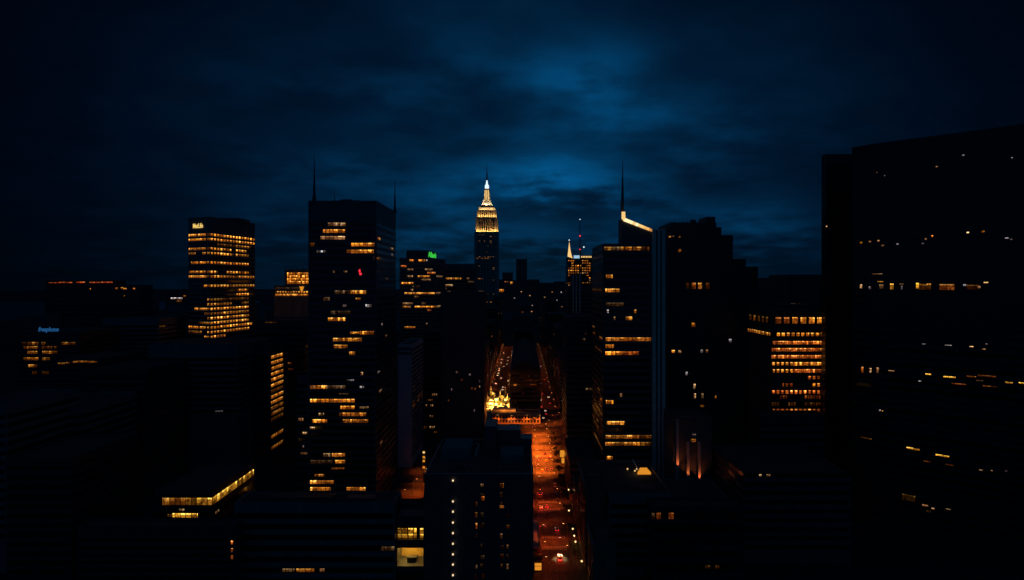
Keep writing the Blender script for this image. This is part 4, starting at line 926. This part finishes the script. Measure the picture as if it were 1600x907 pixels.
for x, y in ((-38, 765), (-30, 770), (-22, 766), (-16, 775), (-34, 795), (-25, 800), (-37, 825), (-20, 830)):
    o = flm if k == 0 else copy_tree(flm); o.location = (x, y, .05); k += 1
    light('flood_light', o, (0, -1.2, 13.4), (70000, 120000, 110000, 50000, 30000, 40000, 6000, 9000)[k - 1], (1, .40, .05), 'SPOT', size=.8, spot=R(104))

# (trees of the plaza are placed with the street trees)
# plaza lamps glimpsed between the pale tower and the foreground tower
lampP = make_lamp('orange lamp on the small paved plaza between the pale tower and the central foreground tower', 'plaza lamps by the pale tower', 9, 'lamp')
for x, y, p in ((-76, 432, 9000), (-72, 455, 15000), (-69, 480, 12000), (-74, 508, 5000)): place_lamp(lampP, x, y, 1, p, OR)

sp = empty('sign_pylon', (X(662, 480), 480, .06), 'slim sign pylon with stacked glowing panels on the plaza beside the pale tower', 'sign')
MB().box(X(660.3, 480), X(664.2, 480), 480, 480.6, .06, Z(704, 480)).build('frame', M['black'], sp)
for i, y in enumerate((705.5, 713, 719, 729)):
    MB().box(X(660.6, 480), X(663.9, 480), 479.85, 479.98, Z(y + 3.2, 480), Z(y, 480)).build('lit_panel', M['yellowsign' if i == 0 else 'orange_screen'], sp)
# --- street trees
def make_tree(seed, h):
    g = random.Random(seed); r = empty('street_tree', (0, 0, 0), 'dark leafy street tree on the right pavement of the avenue', 'tree', 'street trees on the right pavement')
    t = MB().tube((0, 0, 0), (.1, 0, h * .4), .16, .11, 7)
    limbs = []
    for i in range(6):
        a = i * 1.05 + g.random(); e = Vector((math.cos(a) * h * .25, math.sin(a) * h * .25, h * (.55 + .3 * g.random()))); limbs.append(e)
        t.tube((.1, 0, h * .38), e, .07, .02, 5)
    t.build('trunk', M['bark'], r, False)
    c = MB()
    for i in range(420):
        b = g.choice(limbs); v = Vector((g.gauss(0, 1), g.gauss(0, 1), g.gauss(0, .8))) * h * .105 + b
        n_ = Vector((g.gauss(0, 1), g.gauss(0, 1), g.gauss(0, 1))).normalized(); a = n_.orthogonal().normalized() * .3; bb2 = n_.cross(a)
        c.bm.faces.new([c.bm.verts.new(v + q) for q in (a, bb2 * .8, -a, -bb2 * .8)])
    c.build('crown', M['leaf'], r, False); return r
tr = [make_tree(3, 7.5), make_tree(9, 6.2)]
for i, y in enumerate((352, 381, 412, 446, 458, 480, 500, 520, 540, 562, 590, 618)):
    src = tr[i % 2]; o = src if i < 2 else copy_tree(src)
    o.location = (27.6, y, .15); o.rotation_euler.z = i * 1.3
ptree = None
for i in range(7):
    o = copy_tree(tr[i % 2]); o['label'] = 'dark leafy tree standing among the white tents of the bright plaza'; o['group'] = 'plaza trees'
    o.location = (-39 + rnd.random() * 22, 752 + i * 12 + rnd.random() * 5, .05); o.rotation_euler.z = i; o.scale = (1.15, 1.15, 1.15)
# --- vehicles
def car_mesh_prof():
    return [(-2.25, .35), (-2.3, .75), (-2.2, 1.0), (-1.5, 1.08), (-.95, 1.08), (1.05, 1.02), (1.9, .92), (2.25, .72), (2.25, .35)]
CARS = {}
def make_car(label, paint, group, van=False):
    r = empty('delivery_van' if van else 'car', (0, 0, 0), label, 'van' if van else 'car', group)
    W = .93 if not van else 1.25
    m = MB(); pr = car_mesh_prof() if not van else [(-3.0, .4), (-3.05, 1.2), (-3.0, 2.3), (-2.8, 2.45), (1.1, 2.4), (1.9, 1.5), (2.8, 1.25), (2.95, .9), (2.95, .4)]
    # profile runs along y (front +y)
    bm = m.bm; L = [bm.verts.new((-W, p[0], p[1])) for p in pr]; Rr = [bm.verts.new((W, p[0], p[1])) for p in pr]; n = len(pr)
    for i in range(n): bm.faces.new((L[i], L[(i+1)%n], Rr[(i+1)%n], Rr[i]))
    bm.faces.new(L[::-1]); bm.faces.new(Rr)
    bmesh.ops.bevel(bm, geom=bm.edges[:], offset=.07, segments=2, affect='EDGES')
    body = m.build('body', paint, r, False)
    if not van:
        g = MB(); lo_ = [(-W * .93, -1.75), (W * .93, -1.75), (W * .93, 1.05), (-W * .93, 1.05)]; hi_ = [(-W * .74, -1.1), (W * .74, -1.1), (W * .74, .35), (-W * .74, .35)]
        g.prism(lo_, 1.05, 1.42, [(a * .4 + c * .6, b * .4 + d_ * .6) for (a, b), (c, d_) in zip(lo_, hi_)]).build('glasshouse', M['glass'], r, False)
        MB().prism([(a * .42 + c * .6, b * .42 + d_ * .58) for (a, b), (c, d_) in zip(lo_, hi_)], 1.425, 1.5, hi_).build('roof_panel', paint, r, False)
    else:
        MB().box(-.85, .85, -3.09, -3.055, 1.45, 2.15).build('rear_window', M['glass'], r, False)
        MB().prism([(-.95, 1.3), (.95, 1.3), (.95, 1.86), (-.95, 1.86)], 1.62, 2.2, [(-.9, 1.24), (.9, 1.24), (.9, 1.3), (-.9, 1.3)]).build('windscreen', M['glass'], r, False)
        MB().box(-.5, .5, -2.0, -.9, 2.47, 2.62).build('roof_hatch', M['glass'], r, False)
    for x in (-1, 1):
        for y in ((-1.4, 1.4) if not van else (-1.9, 1.8)):
            wl = MB().tube((x * (W - .2), y, .33), (x * (W + .02), y, .33), .33, .33, 12).build('wheel', M['tyre'], r, False)
            MB().tube((x * (W + .022), y, .33), (x * (W + .05), y, .33), .2, .17, 10).build('rim', M['steel'], wl, False)
    ye = -2.31 if not van else -3.07; yf = 2.26 if not van else 2.96
    for x in (-.68, .68):
        MB().box(x - .2, x + .2, ye - .04, ye, .7, .9).build('tail_light', M['tail'], r, False)
        MB().box(x - .2, x + .2, yf, yf + .04, .6, .8).build('headlight', M['head'], r, False)
    return r
PA = {k: solid('car_paint_' + k, v, .3, .05) for k, v in dict(dark=(.03, .03, .035), grey=(.12, .12, .13), yellow=(.6, .36, .03), white=(.75, .72, .66), red=(.2, .02, .02)).items()}
van = make_car('white van with glowing tail lights alone in the middle lane nearest the camera', PA['white'], None, True)
van.location = (19.4, 346, .02)
light('tail_glow', van, (-.7, -4.6, .6), 90, (1, .05, .02), size=.3); light('tail_glow', van, (.7, -4.6, .6), 90, (1, .05, .02), size=.3)
# the lamp over the van
vl = make_lamp('tall pale street lamp on the right kerb beside the white van', None, 10.5, 'white_lamp', 4.9)
vl.location = (24.4, 346.5, .15); vl.rotation_euler.z = math.pi
light('lamp_light', vl, (4.9, 0, 10.4), 26000, (1, .66, .28), 'SPOT', None, size=.3, spot=R(46))
cars = {}
def place_car(paint, x, y, face, label, group=None, glow=0):
    if paint not in cars: cars[paint] = make_car(label, PA[paint], group); o = cars[paint]
    else:
        o = copy_tree(cars[paint])
        for ch in list(o.children):
            if ch.type == 'LIGHT': bpy.data.objects.remove(ch)
    o['label'] = label
    if group: o['group'] = group
    elif 'group' in o: del o['group']
    o.location = (x, y, .022); o.rotation_euler.z = 0 if face > 0 else math.pi
    return o
near = [('dark', 20.0, 387, 'dark car with glowing red tail lights just beyond the crosswalk ahead of the white van'), ('grey', 12.3, 425, 'grey car braking at the left kerb, nearest of the left lane queue'), ('red', 15.8, 427, 'dark red car beside the grey braking car'),
        ('dark', 12.4, 452, 'dark car waiting behind the left kerb queue under an orange lamp'), ('yellow', 15.5, 508, 'yellow cab in the orange lit stretch before the pavilion crossing'), ('dark', 19, 512, 'dark car alongside the yellow cab in the orange lit stretch'),
        ('grey', 22.3, 515, 'grey car in the right lane alongside the yellow cab'), ('dark', 12.4, 538, 'dark car in the left lane of the bunched traffic'), ('yellow', 19.2, 536, 'yellow cab in the middle of the bunched traffic'), ('grey', 15.7, 546, 'grey car among the bunched traffic, middle lane'),
        ('red', 22.2, 548, 'dark red car in the right lane of the bunched traffic'), ('dark', 19, 560, 'dark car leading the bunched traffic')]
glows = {387: 110, 425: 200, 427: 130, 452: 120, 508: 60, 536: 80, 548: 80}
for p, x, y, lb in near:
    o = place_car(p, x, y, 1, lb)
for p, x, y, lb in near:
    if y in glows:
        for o in col.objects:
            if o.get('label') == lb: light('tail_glow', o, (0, -3.4, .6), glows[y], (1, .04, .03), size=.4)
for i, (x, y) in enumerate([(22.6, 440 + 11 * k + (k % 3) * 2) for k in range(5)]):
    o = place_car(('dark', 'grey')[i % 2], x + .6, y, 1, 'dark car parked with its lights off along the right kerb of the avenue', 'cars parked along the right kerb')
    for ch in list(o.children):
        if ch.type == 'MESH' and ch.name.split('.')[0] in ('tail_light', 'headlight'): ch.data = ch.data.copy(); ch.data.materials[0] = M['tail_off']
far = []
for i in range(26):
    far.append((rnd.choice((22.5, 26, 29.5, 33)), 700 + i * 22 + rnd.random() * 9, 'right'))
    if i < 20: far.append((rnd.choice((-36, -30, -25, -19)), 860 + i * 28 + rnd.random() * 9, 'left'))
for i, (x, y, sd) in enumerate(far):
    fc = 1 if (sd == 'right' and rnd.random() < .6) else -1
    place_car(rnd.choice(('dark', 'grey', 'yellow', 'red')), x, y, fc, 'small distant car with its lights on in the ' + sd + ' branch street', 'distant cars in the ' + sd + ' branch street')
# --- traffic signals
sg = empty('traffic_signal', (0, 0, 0), 'traffic signal showing red at the left kerb near the braking cars', 'traffic light')
MB().tube((0, 0, 0), (0, 0, 6), .1, .08).tube((0, 0, 5.8), (3.2, 0, 6.1), .06, .05, 6).build('pole', M['steel'], sg, False)
for x in (.35, 3.2):
    hs = MB().box(x - .22, x + .22, -.2, .2, 4.9, 6.05).build('signal_housing', M['black'], sg, False)
    MB().tube((x, -.21, 5.8), (x, -.3, 5.8), .22, .22, 10).build('red_lens', M['red'], hs, False)
sg.location = (10.0, 437, .15)
for x, y, lb in ((10.0, 502, 'traffic signal showing red before the bunched traffic, left kerb'), (10.0, 377, 'traffic signal at the crosswalk behind the white van'), (10.0, 640, 'traffic signal at the pavilion crossing')):
    o = copy_tree(sg); o.location = (x, y, .15); o['label'] = lb
# --- left kerb: sidewalk shed and lit kiosk
sh = empty('sidewalk_shed', (7.4, 372, .15), 'long dark scaffold shed over the left pavement beside the central foreground tower', 'scaffold')
MB().box(5.4, 9.4, 352, 394, 3.2, 3.6).build('deck', M['steel'], sh)
for y in range(353, 395, 4):
    for x in (5.6, 9.2): MB().tube((x, y, .15), (x, y, 3.2), .06, .06, 6).build('scaffold_post', M['steel'], sh)
MB().box(9.25, 9.4, 352, 394, 3.6, 4.6).build('rail_panel', M['bronze'], sh)
kx = empty('news_kiosk', (7.6, 334, .15), 'small kiosk with glowing orange front on the left pavement at the bottom edge', 'kiosk')
MB().box(6.2, 10.0, 331, 340, .15, 4.6).build('cabin', M['black'], kx); MB().box(6.0, 10.3, 330.4, 341, 4.6, 5.0).build('roof', M['roof'], kx)
MB().box(6.4, 9.8, 330.88, 330.98, 2.9, 4.45).build('sign_panel', M['orange_screen'], kx); MB().box(6.4, 9.8, 330.88, 330.98, .9, 2.7).build('display_panel', M['orange_screen'], kx)

# ------------------------------------------------------------------ thin evening haze
